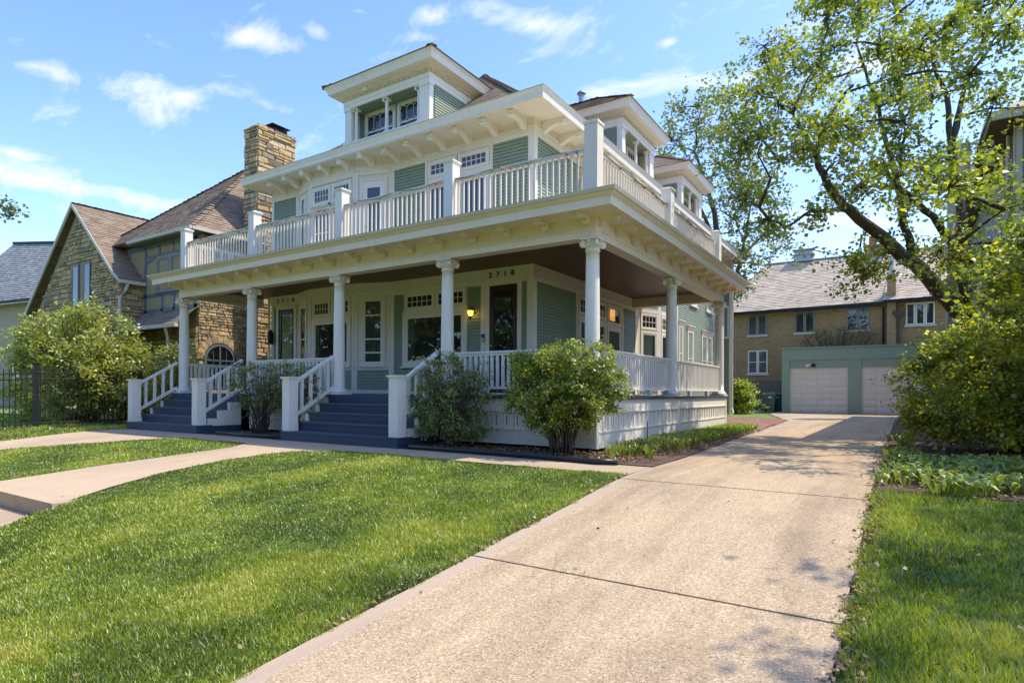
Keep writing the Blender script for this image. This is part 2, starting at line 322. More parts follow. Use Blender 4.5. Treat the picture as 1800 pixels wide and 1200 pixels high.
def aggregate(name, k=1.0, pebble=True, edge=False):
    m, nt, b = newmat(name); p = pos(nt)
    v = N(nt, 'ShaderNodeTexVoronoi'); v.inputs['Scale'].default_value = 115; nt.links.new(p, v.inputs['Vector'])
    sp = N(nt, 'ShaderNodeSeparateColor'); nt.links.new(v.outputs['Color'], sp.inputs[0])
    pc = ramp(nt, sp.outputs[0], [(0, (.2*k, .13*k, .07*k)), (.12, (.44*k, .31*k, .165*k)), (.5, (.58*k, .425*k, .24*k)), (.8, (.68*k, .50*k, .285*k)), (1, (.9*k, .78*k, .56*k))])
    base = (.57*k, .43*k, .275*k)
    big = noise(nt, p, .55, 5, .6); st = noise(nt, pos(nt, (1, .3, 1)), 2.2, 5, .65)
    c = mixc(nt, .78 if pebble else .22, base, pc)
    c = mixc(nt, 1.0, c, ramp(nt, big, [(.3, (.84, .84, .86)), (.7, (1.06, 1.04, 1.0))]), 'MULTIPLY')
    c = mixc(nt, 1.0, c, ramp(nt, st, [(.36, (.86, .85, .85)), (.5, (1, 1, 1))]), 'MULTIPLY')
    if edge:
        v2 = N(nt, 'ShaderNodeTexVoronoi', feature='DISTANCE_TO_EDGE'); v2.inputs['Scale'].default_value = .42; v2.inputs['Randomness'].default_value = 1
        wv = N(nt, 'ShaderNodeMixRGB'); wv.inputs[0].default_value = .16; wn_n = N(nt, 'ShaderNodeTexNoise'); wn_n.inputs['Scale'].default_value = 3; wn_n.inputs['Detail'].default_value = 6; nt.links.new(p, wn_n.inputs['Vector']); nt.links.new(p, wv.inputs[1]); nt.links.new(wn_n.outputs['Color'], wv.inputs[2]); nt.links.new(wv.outputs[0], v2.inputs['Vector'])
        ck = ramp(nt, v2.outputs['Distance'], [(0, (.45, .42, .38)), (.0016, (.6, .57, .52)), (.0032, (1, 1, 1))]); gate = ramp(nt, noise(nt, p, .5, 2), [(.52, (0, 0, 0)), (.66, (.6, .6, .6))]); c = mixc(nt, gate, c, mixc(nt, 1.0, c, ck, 'MULTIPLY'))
    if edge:   # trowelled smooth margin of each slab, and the oil and wheel marks of use
        g = N(nt, 'ShaderNodeSeparateXYZ'); nt.links.new(p, g.inputs[0])
        e = ramp(nt, N1(nt, g.outputs[0], 1.5, 1.66), [(0, (.85, .85, .85)), (.8, (.75, .75, .75)), (1, (0, 0, 0))])
        c = mixc(nt, e, c, (.52*k, .40*k, .28*k))
        tyre = ramp(nt, noise(nt, pos(nt, (1.6, .12, 1)), 1.5, 5, .6), [(.46, (1, 1, 1)), (.62, (.80, .79, .78))]); c = mixc(nt, 1.0, c, tyre, 'MULTIPLY')
        oil = ramp(nt, noise(nt, pos(nt, (1, .6, 1)), 4.3, 3, .5), [(.70, (1, 1, 1)), (.80, (.84, .82, .80))]); c = mixc(nt, 1.0, c, oil, 'MULTIPLY')
    nt.links.new(c, b.inputs['Base Color']); b.inputs['Roughness'].default_value = .9
    if pebble: bump(nt, b, v.outputs['Distance'], .5, -.004)
    else: bump(nt, b, noise(nt, p, 90, 3), .25, .003)
    return m
def N1(nt, src, lo, hi):
    r = N(nt, 'ShaderNodeMapRange'); r.inputs['From Min'].default_value = lo; r.inputs['From Max'].default_value = hi; nt.links.new(src, r.inputs['Value']); return r.outputs[0]
M['drive'] = aggregate('exposed_aggregate_concrete', .86, True, True)
M['walk'] = aggregate('smooth_walk_concrete', .93, False)
M['walkold'] = aggregate('grey_walk_concrete', .84, False)

# ------------------------------------------------------------------ ground
G0 = -.97
def zg(x, y):
    z = G0-.09*max(0, -2.3-y)
    if x < -1.2: z -= max(0, -6.55-y)*.28*min(1, (-1.2-x)/1.2)
    if y < -10: z = max(z, -2.4)
    if -7.16 < x < -4.13 and y < -6.31: z = -2.3
    return z
def zgv(x, y):
    z = G0-.09*np.maximum(0, -2.3-y)
    z = z-np.maximum(0, -6.55-y)*.28*np.clip((-1.2-x)/1.2, 0, 1)
    z = np.where(y < -10, np.maximum(z, -2.4), z)
    return np.where((x > -7.16) & (x < -4.13) & (y < -6.31), -2.3, z)
def sheet(mb, poly_rows, lift, n=1):
    """rows of (x0,x1,y): quads following the ground"""
    for (a0, a1, ya), (b0, b1, yb) in zip(poly_rows[:-1], poly_rows[1:]):
        k = max(1, int(abs(yb-ya)/.5))
        for i in range(k):
            t0, t1 = i/k, (i+1)/k
            def P(t, s): 
                x0 = a0+(b0-a0)*t; x1 = a1+(b1-a1)*t; y = ya+(yb-ya)*t; x = x0+(x1-x0)*s; return (x, y, zg(x, y)+lift)
            for j in range(n): mb.quad(P(t0, j/n), P(t0, (j+1)/n), P(t1, (j+1)/n), P(t1, j/n))
def grid_ground():
    xs = np.unique(np.concatenate([np.linspace(-220, -32, 12), np.arange(-32, 14, .5), [-7.17, -7.15, -4.14, -4.12], np.linspace(14, 220, 12)]))
    ys = np.unique(np.concatenate([np.linspace(-120, -16, 8), np.arange(-16, 8, .25), [-6.32, -6.30], np.linspace(8, 300, 20)]))
    X, Y = np.meshgrid(xs, ys); Z = zgv(X, Y)-.035
    mb = MB(); mb.v = list(zip(X.ravel().tolist(), Y.ravel().tolist(), Z.ravel().tolist())); w = len(xs)
    mb.f = [(j*w+i, j*w+i+1, (j+1)*w+i+1, (j+1)*w+i) for j in range(len(ys)-1) for i in range(w-1)]
    part('ground', mb, M['lawn'], kind='structure', label='grassy ground round the houses', org=(0, 0, 0), sm=True)
grid_ground()
drv = thing('driveway', (2.8, 0, G0), 'long beige exposed aggregate concrete driveway running back to the garage', None, None, 'structure')
JT = [-14, -5.52, -2.47, .75, 4.1, 7.6, 11.2, 15, 19.4, 23.6, 26.9]
def dleft(y): 
    return 1.5 if y < 0 else (1.5-(y)*.055 if y < 6 else (1.17-(y-6)*.05 if y < 16 else (.67-(y-16)*.25 if y < 24 else -1.4)))
for a, b in zip(JT[:-1], JT[1:]):
    mb = MB(); rows = []; k = max(2, int((b-a)/.5))
    for i in range(k+1):
        y = a+.012+(b-a-.024)*i/k; xr = 4.16 if y < 20 else 4.16+(y-20)*1.0; rows.append((dleft(y)+(0.006*math.sin(y*9)), xr+.012*math.sin(y*5.3)+.008*math.sin(y*17), y))
    sheet(mb, rows, .0, 3)
    # slab edges
    for (x0, x1, y), sgn in ((rows[0], -1), (rows[-1], 1)):
        mb.quad((x0, y, zg(x0, y)), (x1, y, zg(x1, y)), (x1, y, zg(x1, y)-.05), (x0, y, zg(x0, y)-.05))
    for (r0, r1) in zip(rows[:-1], rows[1:]):
        for q in (0, 1): mb.quad((r0[q], r0[2], zg(r0[q], r0[2])), (r1[q], r1[2], zg(r1[q], r1[2])), (r1[q], r1[2], zg(r1[q], r1[2])-.05), (r0[q], r0[2], zg(r0[q], r0[2])-.05))
    part('slab', mb, M['drive'], drv)
mb = MB(); sheet(mb, [(1.5, 4.16, -14), (1.5, 4.16, 0), (1.2, 4.16, 6), (.7, 4.16, 15.5)], -.026, 2); part('joint_soil', mb, M['mulch'], drv)
# path along the porch
mb = MB()
rows = [(-13.6, -12.3, -5.6), (-13.55, -12.2, -4.6), (-13.5, -11.6, -3.6), (-13.4, -10.2, -2.75), (-13.3, -9.2, -2.2), (-13.3, 1.49, -2.14), (-13.3, 1.49, -1.22)]
rows2 = [(-13.6, -11.9, -5.6), (-13.5, -11.4, -4.5), (-13.4, -10.5, -3.5), (-13.35, -9.7, -2.7), (-13.3, -8.9, -2.18)]
sheet(mb, rows2, -.012, 4)
part('side_path', mb, M['walk'], kind='structure', label='pale concrete path curving off past the left steps to the fence')
mb = MB(); X0 = [-13.3, -11.2, -9.1, -6.95, -4.9, -2.8, -.7, 1.485]
for a, b in zip(X0[:-1], X0[1:]): sheet(mb, [(a+.006, b-.006, -2.17), (a+.006, b-.006, -1.25)], -.006, 3)
part('porch_path', mb, M['walkold'], kind='structure', label='grey concrete path along the foot of the white porch')
mb = MB()
sheet(mb, [(-7.0, -4.25, -6.28), (-6.9, -4.7, -5.5), (-6.8, -5.08, -4.5)], 0, 3)
sheet(mb, [(-6.78, -5.09, -4.488), (-6.55, -5.1, -3.5), (-6.35, -4.75, -2.66), (-6.6, -3.9, -2.18)], -.004, 3)
part('front_walk', mb, M['walk'], kind='structure', label='beige concrete front walk crossing the lawn to the porch')
st = thing('garden_steps', (-5.6, -6.5, -1.6), 'low beige concrete steps at the street end of the front walk', 'steps')
T = Frame((-7.0, -6.28), U=(1, 0, 0))
for i in range(4):
    mb = MB(); z1 = zg(-5.6, -6.28)+.012-.2*i; mb.extr([(.0, z1-.2), (.0, z1-.005), (.02, z1), (.45+.02, z1), (.45+.02, z1-.2)], 0, 2.75, lambda a, b, w, i=i: (-7.0+w, -6.28-a-.0-.42*(i-1)+(-.05 if i == 0 else -.05), b) if i else (-7.0+w, -6.285+.42-a, b))
    part('step_block', mb, M['walkold'] if i else M['walk'], st)

# beds
mb = MB(); sheet(mb, [(-3.25, 1.49, -1.24), (-3.25, 1.49, -.9), (-3.25, 1.49, 0), (.0, 1.33, 3), (.0, 1.16, 6), (.0, 1.0, 9.4)], .008, 5)
part('mulch_bed', mb, M['mulch'], kind='structure', label='bark mulch bed round the porch corner')
mb = MB(); sheet(mb, [(-9.4, -6.75, -1.24), (-9.4, -6.75, 0)], .03, 3)
part('mulch_bed', mb, M['mulch'], kind='structure', label='small bark mulch bed between the two flights of steps')
mb = MB(); sheet(mb, [(4.2, 16, -1.95), (4.2, 16, 0), (4.22, 16, 10), (4.25, 16, 24)], .02, 8)
part('mulch_bed', mb, M['mulch'], kind='structure', label='dark bed under the big bush right of the driveway')
mb = MB()
bw, bh = .2, .1
for j in range(78):
    y = 8.9+j*(bh+.01); xr = dleft(y)-.02
    xl = .0 if y < 9.3 else -2.2
    for i in range(int((xr-xl)/(bw+.01))+1):
        x = xl+i*(bw+.01)+(.1 if j % 2 else 0)
        if x+bw > xr+.1: continue
        z = G0+.012+random.uniform(-.003, .003); mb.box(x, x+bw, y, y+bh, z-.03, z)
part('brick_patio', mb, M['patio'], kind='structure', label='worn red brick paving between the house and the driveway')
mb = MB()
def edging(pts, h=.09, w=.05):
    pp = [(x, y, zg(x, y)+.05) for x, y in pts]
    mb = MB(); mb.tube(pp, .035, 6); mb2 = MB()
    for (a, b) in zip(pp[:-1], pp[1:]): mb.quad((a[0], a[1], a[2]-.12), (b[0], b[1], b[2]-.12), b, a)
    return mb
part('garden_edging', edging([(-3.28, -1.1), (-3.1, -1.24), (-2, -1.27), (-.8, -1.3), (.2, -1.36), (.7, -1.42), (.98, -1.3)]), M['rubber'], label='black plastic edging in front of the mulch bed at the porch corner', cat='edging', sm=True)
part('garden_edging', edging([(-9.45, -1.0), (-9.3, -1.2), (-8.2, -1.27), (-7.3, -1.25), (-6.85, -1.05), (-6.78, -.8)]), M['rubber'], label='short curl of black edging between the two blue stairs', cat='edging', sm=True)

# ------------------------------------------------------------------ grass and leaf builders
def tri_mesh(name, verts, faces_n, mat, rnd, parent=None, org=(0, 0, 0), **kw):
    """verts (F*k,3), each face k verts in order"""
    k = faces_n; nv = len(verts); nf = nv//k
    me = bpy.data.meshes.new(name); me.vertices.add(nv); me.vertices.foreach_set('co', (verts-np.array(org)).astype(np.float32).ravel())
    me.loops.add(nv); me.loops.foreach_set('vertex_index', np.arange(nv, dtype=np.int32))
    me.polygons.add(nf); me.polygons.foreach_set('loop_start', np.arange(0, nv, k, dtype=np.int32)); me.polygons.foreach_set('loop_total', np.full(nf, k, dtype=np.int32))
    a = me.attributes.new('rnd', 'FLOAT', 'FACE'); a.data.foreach_set('value', rnd.astype(np.float32))
    me.materials.append(mat); me.update(); me.validate()
    o = bpy.data.objects.new(name, me); link(o, parent, org); return tag(o, **kw)
def leafgeo(c, size, droop=.3, aspect=.42, normal_up=.5, sj=.35):
    n = len(c); th = rng.uniform(0, 2*PI, n); el = rng.normal(-droop, .5, n)
    t = np.stack([np.cos(th)*np.cos(el), np.sin(th)*np.cos(el), np.sin(el)], 1)
    r = rng.normal(0, 1, (n, 3)); r[:, 2] += normal_up*2; b = np.cross(t, r); b /= np.linalg.norm(b, axis=1)[:, None]+1e-9
    s = size*(1+rng.uniform(-sj, sj, n))[:, None]
    nn = np.cross(t, b)*.12*s
    V = np.stack([c-t*s*.5, c+b*s*aspect-t*s*.08+nn, c+t*s*.55, c-b*s*aspect-t*s*.08+nn], 1)
    return V.reshape(-1, 3)
def pnoise(x, y, s, seed=0):
    r = np.random.default_rng(seed); z = np.zeros_like(x)
    for i in range(7):
        a = r.uniform(0, 2*PI); f = s*r.uniform(.5, 1.9); z = z+np.sin((x*np.cos(a)+y*np.sin(a))*f+r.uniform(0, 6.28))
    return z/3.2
def grass(name, regions, label, h=.032):
    P = []
    for (x0, x1, y0, y1, dens, keep) in regions:
        n = int((x1-x0)*(y1-y0)*dens); x = rng.uniform(x0, x1, n); y = rng.uniform(y0, y1, n); m = keep(x, y); P.append(np.stack([x[m], y[m]], 1))
    P = np.concatenate(P); bare = pnoise(P[:, 0], P[:, 1], 4.1, 33)+.6*pnoise(P[:, 0], P[:, 1], 13, 34); P = P[(bare < .95) | (rng.random(len(P)) < .35)]; x, y = P[:, 0], P[:, 1]; n = len(x)
    z = zgv(x, y)-.02
    cl = pnoise(x, y, 2.3, 3); tall = 1+.28*cl+.25*pnoise(x, y, 9, 5)
    hh = h*np.clip(tall, .45, 1.9)*rng.uniform(.6, 1.35, n)
    th = rng.uniform(0, 2*PI, n)+pnoise(x, y, 6, 9)*1.5; ln = rng.uniform(.1, 1.0, n)*hh
    dist = np.hypot(x-CAM.x, y-CAM.y); w = (.0022+.00085*dist)*rng.uniform(.7, 1.3, n)
    ph = rng.uniform(0, 2*PI, n)
    bx, by = np.cos(ph)*w, np.sin(ph)*w
    V = np.empty((n, 3, 3)); V[:, 0] = np.stack([x-bx, y-by, z], 1); V[:, 1] = np.stack([x+bx, y+by, z], 1)
    V[:, 2] = np.stack([x+np.cos(th)*ln, y+np.sin(th)*ln, z+hh], 1)
    r = np.clip(.44+.20*cl+.17*pnoise(x, y, 5, 21)+.1*pnoise(x, y, 14, 8)+rng.normal(0, .2, n), 0, .93); r = np.where(rng.random(n) < .03, 1.0, r)
    tri_mesh(name, V.reshape(-1, 3), 3, M['grass'], r, label=label, kind='stuff')
def wk_l(y): return np.interp(y, [-6.3, -5.5, -4.5, -3.5, -2.66, -2.18], [-7.0, -6.9, -6.8, -6.55, -6.35, -6.6])
def wk_r(y): return np.interp(y, [-6.3, -5.5, -4.5, -3.5, -2.66, -2.18], [-4.25, -4.7, -5.08, -5.1, -4.75, -3.9])
def inmain(x, y):
    ragged = .03*np.sin(x*7)+.02*np.sin(x*19+y*5)
    ok = (x < 1.5+.025*np.sin(y*8)+.015*np.sin(y*23)) & (y < -2.16+ragged)
    r = wk_r(y)+.03*np.sin(y*11)
    return ok & ((x > r) | (y < -6.55)) & ((x > -4.1) | (y > -6.28))
D = lambda x, y: 1
grass('lawn_grass', [(-.5, 1.7, -9.2, -6, 13500, inmain), (-5.2, -.5, -9.2, -6, 7500, inmain), (-1.5, 1.7, -6, -4, 7500, inmain), (-5.2, -1.5, -6, -4, 5800, inmain), (-5.2, 1.7, -4, -2.0, 4300, inmain)],
      'bright green mown front lawn left of the driveway')
def insm(x, y):
    l = wk_l(y)+.03*np.sin(y*11); pl = np.interp(y, [-5.6, -4.5, -3.5, -2.7, -2.18], [-11.9, -11.4, -10.5, -9.7, -8.9])
    return (x < l) & (x > pl) & (y < -2.2+.05*np.sin(x*5)+.03*np.sin(x*13))
grass('lawn_grass', [(-13.5, -6.2, -9, -2.1, 2000, insm)], 'smaller patch of lawn left of the front walk')
grass('lawn_grass', [(-15.9, -13.3, -6.5, .2, 900, lambda x, y: x > -15.8), (-30, -15.9, -8, .6, 160, lambda x, y: x > -30)], 'strip of grass beside the black iron fence', .07)
def inr(x, y): return (x > 4.18+.03*np.sin(y*6)+.03*np.sin(y*17)) & (y < -1.97+.05*np.sin(x*6))
grass('lawn_grass', [(4.1, 6.5, -7.2, -4.5, 9500, inr), (4.1, 7.5, -4.5, -1.9, 6500, inr)], 'shaded strip of lawn right of the driveway', .05)

# ------------------------------------------------------------------ the white and green house
H = thing('porch_house', (-7.5, 8, G0), 'large white and sage green Victorian house with wrap-around columned porch and balcony', 'house')
WY, WX, ZB, ZE = 2.5, -2.75, 3.40, 6.41          # wall planes, balcony floor, upper soffit
FF = Frame((0, WY), U=(1, 0, 0)); FS = Frame((WX, 0), U=(0, 1, 0))
BAYF = [(-11.1, 2.5), (-10.12, 2.15), (-8.24, 2.15), (-7.17, 2.5)]
BAYS = [(-2.75, 9.05), (-2.4, 10.1), (-2.4, 12.0), (-2.75, 13.05)]
FB = [Frame(BAYF[i], BAYF[i+1]) for i in range(3)]; SB = [Frame(BAYS[i], BAYS[i+1]) for i in range(3)]
# wall core
core = [(-12.35, 2.5), (-11.1, 2.5), (-10.12, 2.15), (-8.24, 2.15), (-7.17, 2.5), (-2.75, 2.5), (-2.75, 9.05), (-2.4, 10.1), (-2.4, 12.0), (-2.75, 13.05), (-2.75, 20.0), (-2.37, 20.0), (-2.37, 20.4), (-12.35, 20.4)]
mb = MB(); mb.extr(core, -.9, 6.9, lambda a, b, w: (a, b, w)); part('wall', mb, M['trim'], H)
def siding(Fr, rects, parent, mat='green', pitch=.080, name='clapboard_siding'):
    mb = MB()
    for (u0, u1, z0, z1) in rects:
        z = z0
        while z < z1-.005:
            t = min(z+pitch, z1); zl_ = z+.011; mb.quad(Fr(u0, zl_, .036), Fr(u1, zl_, .036), Fr(u1, t, .020), Fr(u0, t, .020)); mb.quad(Fr(u0, zl_, .004), Fr(u1, zl_, .004), Fr(u1, zl_, .036), Fr(u0, zl_, .036)); mb.quad(Fr(u0, z, .004), Fr(u1, z, .004), Fr(u1, zl_, .004), Fr(u0, zl_, .004)); mb.quad(Fr(u0, t, .020), Fr(u1, t, .020), Fr(u1, t, .004), Fr(u0, t, .004)); z += pitch
    part(name, mb, M[mat], parent, kind='stuff')
def trims(Fr, boxes, parent=None, mat='trim', name='trim_board'):
    for (u0, u1, z0, z1, d) in boxes:
        mb = MB(); Fr.box(mb, u0, u1, z0, z1, -.02, d); part(name, mb, M[mat], parent or H)
def window(Fr, u0, u1, z0, z1, parent, cas=.09, grid=None, rails=(), back='dark', frame='trim', sash=.045, dep=.05, curt=None, sill=True, head=0, name='window', diamond=False, grids=None):
    """casing outer rect; part window (casing) > sash, glass, backing, curtain"""
    mb = MB(); c = cas
    Fr.box(mb, u0, u0+c, z0, z1, .0, dep); Fr.box(mb, u1-c, u1, z0, z1, .0, dep); Fr.box(mb, u0+c, u1-c, z1-c, z1, .0, dep); Fr.box(mb, u0+c, u1-c, z0, z0+c*.7, .0, dep)
    if sill: Fr.box(mb, u0-.03, u1+.03, z0-.045, z0-.001, .0, dep+.05)
    if head: Fr.box(mb, u0-.03, u1+.03, z1+.001, z1+head, .0, dep+.03); Fr.box(mb, u0-.06, u1+.06, z1+head+.001, z1+head+.03, .0, dep+.07)
    w = part(name, mb, M[frame], parent)
    a0, a1, b0, b1 = u0+c, u1-c, z0+c*.7, z1-c
    mb = MB(); s = sash
    Fr.box(mb, a0+.001, a0+s, b0+.001, b1-.001, .012, dep-.01); Fr.box(mb, a1-s, a1-.001, b0+.001, b1-.001, .012, dep-.01); Fr.box(mb, a0+s, a1-s, b1-s, b1-.001, .012, dep-.01); Fr.box(mb, a0+s, a1-s, b0+.001, b0+s, .012, dep-.01)
    for r in rails: Fr.box(mb, a0+s, a1-s, r-.02, r+.02, .012, dep-.008)
    if grid:
        nx, nz = grid
        for i in range(1, nx): x = a0+s+(a1-a0-2*s)*i/nx; Fr.box(mb, x-.008, x+.008, b0+s, b1-s, .018, dep-.012)
        for i in range(1, nz): x = b0+s+(b1-b0-2*s)*i/nz; Fr.box(mb, a0+s, a1-s, x-.008, x+.008, .019, dep-.013)
    if diamond:
        zm = b0+(b1-b0)*.42; Fr.box(mb, a0+s, a1-s, zm-.02, zm+.02, .012, dep-.008); n = 4; ww = (a1-a0-2*s)/n
        zt = b1-s; q = .075
        for i in range(n):
            xl = a0+s+i*ww; xm = xl+ww/2; xr = xl+ww
            for (p, r) in (((xl, zt-q), (xm, zt)), ((xr, zt-q), (xm, zt)), ((xl, zm+.02+q), (xm, zm+.02)), ((xr, zm+.02+q), (xm, zm+.02)), ((xl, zt-q), (xl, zm+.02+q)), ((xm, zt), (xm, zt-.03))):
                mb.tube([Fr(p[0], p[1], .03), Fr(r[0], r[1], .03)], .008, 4)
    part('sash', mb, M['white' if frame == 'trim' else frame], w)
    mb = MB(); mb.quad(Fr(a0, b0, .022), Fr(a1, b0, .022), Fr(a1, b1, .022), Fr(a0, b1, .022)); part('glass', mb, M['glass'], w)
    mb = MB(); mb.quad(Fr(a0, b0, .004), Fr(a1, b0, .004), Fr(a1, b1, .004), Fr(a0, b1, .004)); part('backing', mb, M[back], w)
    if curt:
        for (k0, k1, m) in curt:
            mb = MB(); n = 14; x0 = a0+(a1-a0)*k0; x1 = a0+(a1-a0)*k1
            pts = [(x0+(x1-x0)*i/n, .010+.003*math.sin(i*1.9)) for i in range(n+1)]
            for (p, d1), (r, d2) in zip(pts[:-1], pts[1:]): mb.quad(Fr(p, b0+s, d1), Fr(r, b0+s, d2), Fr(r, b1-s, d2), Fr(p, b1-s, d1))
            part('curtain', mb, M[m], w)
    return w
def door(Fr, u0, u1, z0, z1, parent, mat='door', glassback='dark', stile=.11, curt=None, hand=1, label=None, cas=.1):
    trims(Fr, [(u0-cas, u0, z0, z1+cas, .07), (u1, u1+cas, z0, z1+cas, .07), (u0, u1, z1, z1+cas, .07)], parent, name='door_casing')
    mb = MB(); s = stile
    Fr.box(mb, u0, u0+s, z0+.03, z1, .0, .045); Fr.box(mb, u1-s, u1, z0+.03, z1, .0, .045); Fr.box(mb, u0+s, u1-s, z1-s*1.3, z1, .0, .045); Fr.box(mb, u0+s, u1-s, z0+.03, z0+.28, .0, .045)
    dr = part('door', mb, M[mat], parent, label=label)
    a0, a1, b0, b1 = u0+s, u1-s, z0+.28, z1-s*1.3
    mb = MB(); mb.quad(Fr(a0, b0, .03), Fr(a1, b0, .03), Fr(a1, b1, .03), Fr(a0, b1, .03)); part('glass', mb, M['glass'], dr)
    mb = MB(); mb.quad(Fr(a0, b0, .01), Fr(a1, b0, .01), Fr(a1, b1, .01), Fr(a0, b1, .01)); part('backing', mb, M[glassback], dr)
    mb = MB(); hx = u0+s*.45 if hand > 0 else u1-s*.45
    mb.tube([Fr(hx, z0+1.0, .045), Fr(hx, z0+1.0, .10)], .012, 8); mb.lathe([(.0, -.03), (.028, -.015), (.032, 0), (.02, .03), (0, .035)], Fr(hx, z0+1.0, .10), 10); mb.tube([Fr(hx, z0+1.16, .045), Fr(hx, z0+1.16, .06)], .025, 10)
    part('handle', mb, M['brass'], dr); return dr

# ---- ground floor front
zf0, zf1 = 2.75, 3.05
siding(FF, [(-7.08, -6.76, .1, 2.66), (-6.76, -4.62, .1, .70), (-4.62, -4.17, .1, 2.66), (-3.02, -2.87, .1, 2.66)], H)
trims(FF, [(-7.17, -7.08, .02, 2.75, .035), (-2.88, -2.708, .02, 2.748, .045), (-4.19, -4.05, .02, 2.66, .05), (-7.1, -2.9, 2.66, 2.75, .04), (-7.1, -2.9, .02, .1, .04)])
wn_ = window(FF, -6.76, -4.62, .74, 2.17, H, cas=.13, sash=.05, curt=[(.0, .14, 'drape')])
window(FF, -6.70, -5.66, 2.22, 2.67, H, cas=.07, grid=(5, 2), sash=.03, sill=False)
window(FF, -5.64, -4.66, 2.22, 2.67, H, cas=.07, grid=(5, 2), sash=.03, sill=False)
trims(FF, [(-6.76, -4.62, 2.171, 2.219, .045)])
door(FF, -3.93, -3.13, .03, 2.62-.0, H, 'door', 'dark', .12, label='dark brown door with tall glass', cas=.1)
siding(FF, [(-12.25, -12.12, .1, 2.66)], H)
trims(FF, [(-12.35, -12.25, .02, 2.75, .045), (-12.2, -11.12, 2.73, 2.75, .03)])
door(FF, -11.98, -11.22, .03, 2.6, H, 'door', 'curtain', .12, label='dark door with pale green glass', cas=.09)
# bay, ground floor
for i, fr in enumerate(FB):
    siding(fr, [(.09, fr.L-.09, .12, .66)], H)
    trims(fr, [(0, .09, .02, 2.75, .03), (fr.L-.09, fr.L, .02, 2.75, .03), (.09, fr.L-.09, .66, .76, .045), (.09, fr.L-.09, .02, .12, .03)])
trims(FB[1], [(.5, .62, .12, .66, .032), (1.26, 1.38, .12, .66, .032)])
window(FB[0], .22, .85, .78, 2.66, H, cas=.08, rails=(1.62,), back='drape')
window(FB[1], .13, 1.75, .78, 2.13, H, cas=.11, rails=(), curt=[(.0, .12, 'drape'), (.62, .8, 'drape')])
window(FB[1], .15, .92, 2.2, 2.68, H, cas=.07, grid=(5, 2), sash=.03, sill=False); window(FB[1], .96, 1.73, 2.2, 2.68, H, cas=.07, grid=(5, 2), sash=.03, sill=False)
window(FB[2], .2, .93, .78, 2.66, H, cas=.09, rails=(2.15, 1.5, 1.13), curt=[(0, 1, 'drape')])
# ---- side wall ground floor
siding(FS, [(2.62, 4.65, .1, 2.66), (7.78, 8.75, .1, 2.66)], H)
trims(FS, [(2.458, 2.62, .02, 2.747, .045), (4.65, 4.75, .02, 2.66, .05), (7.68, 7.78, .02, 2.66, .05), (8.75, 9.0, .02, 2.75, .05), (2.62, 8.75, 2.66, 2.75, .04), (4.75, 7.68, .02, .75, .03)])
window(FS, 4.8, 6.55, .8, 2.08, H, cas=.1, rails=(1.5,)); window(FS, 4.8, 5.65, 2.13, 2.64, H, cas=.07, grid=(4, 2), sash=.03, sill=False); window(FS, 5.69, 6.55, 2.13, 2.64, H, cas=.07, grid=(4, 2), sash=.03, sill=False)
w2 = window(FS, 6.62, 7.62, 2.05, 2.64, H, cas=.08, sash=.03, sill=False, back='blind'); window(FS, 6.62, 7.62, .8, 2.0, H, cas=.08, back='drape')
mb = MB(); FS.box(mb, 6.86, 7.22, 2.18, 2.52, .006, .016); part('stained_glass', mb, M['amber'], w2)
for i, fr in enumerate(SB):
    siding(fr, [(.09, fr.L-.09, .12, .66), (.09, fr.L-.09, 2.80, 6.1)], H)
    trims(fr, [(0, .09, .02, 6.1, .03), (fr.L-.09, fr.L, .02, 6.1, .03), (.09, fr.L-.09, .66, .74, .045), (.09, fr.L-.09, 2.68, 2.8, .045)])
for fr, u0, u1 in ((SB[0], .12, .99), (SB[1], .12, 1.0), (SB[1], 1.0, 1.8)):
    window(fr, u0, u1, .78, 2.1, H, cas=.09, curt=[(.1, .8, 'curtain')] if fr is SB[0] else None, back='drape'); window(fr, u0, u1, 2.14, 2.66, H, cas=.07, grid=(4, 2), sash=.03, sill=False)
window(SB[2], .2, .9, .78, 2.6, H, cas=.09, rails=(1.6,))
# rear of side wall, lap siding full height (also below the porch floor level)
siding(FS, [(13.15, 19.9, -.8, 6.05)], H, pitch=.085)
trims(FS, [(13.05, 13.15, -.8, 6.1, .03), (19.88, 20.0, -.8, 6.1, .04)])
window(FS, 13.25, 13.75, .5, 2.72, H, cas=.08, rails=(1.6,), head=.1); window(FS, 14.3, 15.1, .45, 2.62, H, cas=.1, rails=(1.45,), head=.1, dep=.06)
window(FS, 16.3, 17.15, .45, 2.60, H, cas=.1, rails=(1.45,), head=.1, dep=.06); window(FS, 17.15, 18.0, .45, 2.60, H, cas=.1, rails=(1.45,), head=.1, dep=.06)
FW = Frame((-2.75, 20.0), U=(1, 0, 0))
siding(FW, [(.0, .30, -.8, 6.05)], H, pitch=.085); trims(FW, [(.30, .38, -.85, 6.1, .03)])
window(FW, .03, .28, 2.7, 4.2, H, cas=.04, back='dark', sash=.02, dep=.06)
FW2 = Frame((-2.37, 20.0), U=(0, 1, 0)); siding(FW2, [(.08, .4, -.8, 6.05)], H, pitch=.085)
# left return wall
FL = Frame((-12.35, 20.4), (-12.35, 2.5)); siding(FL, [(.1, 17.8, -.8, 6.05)], H)
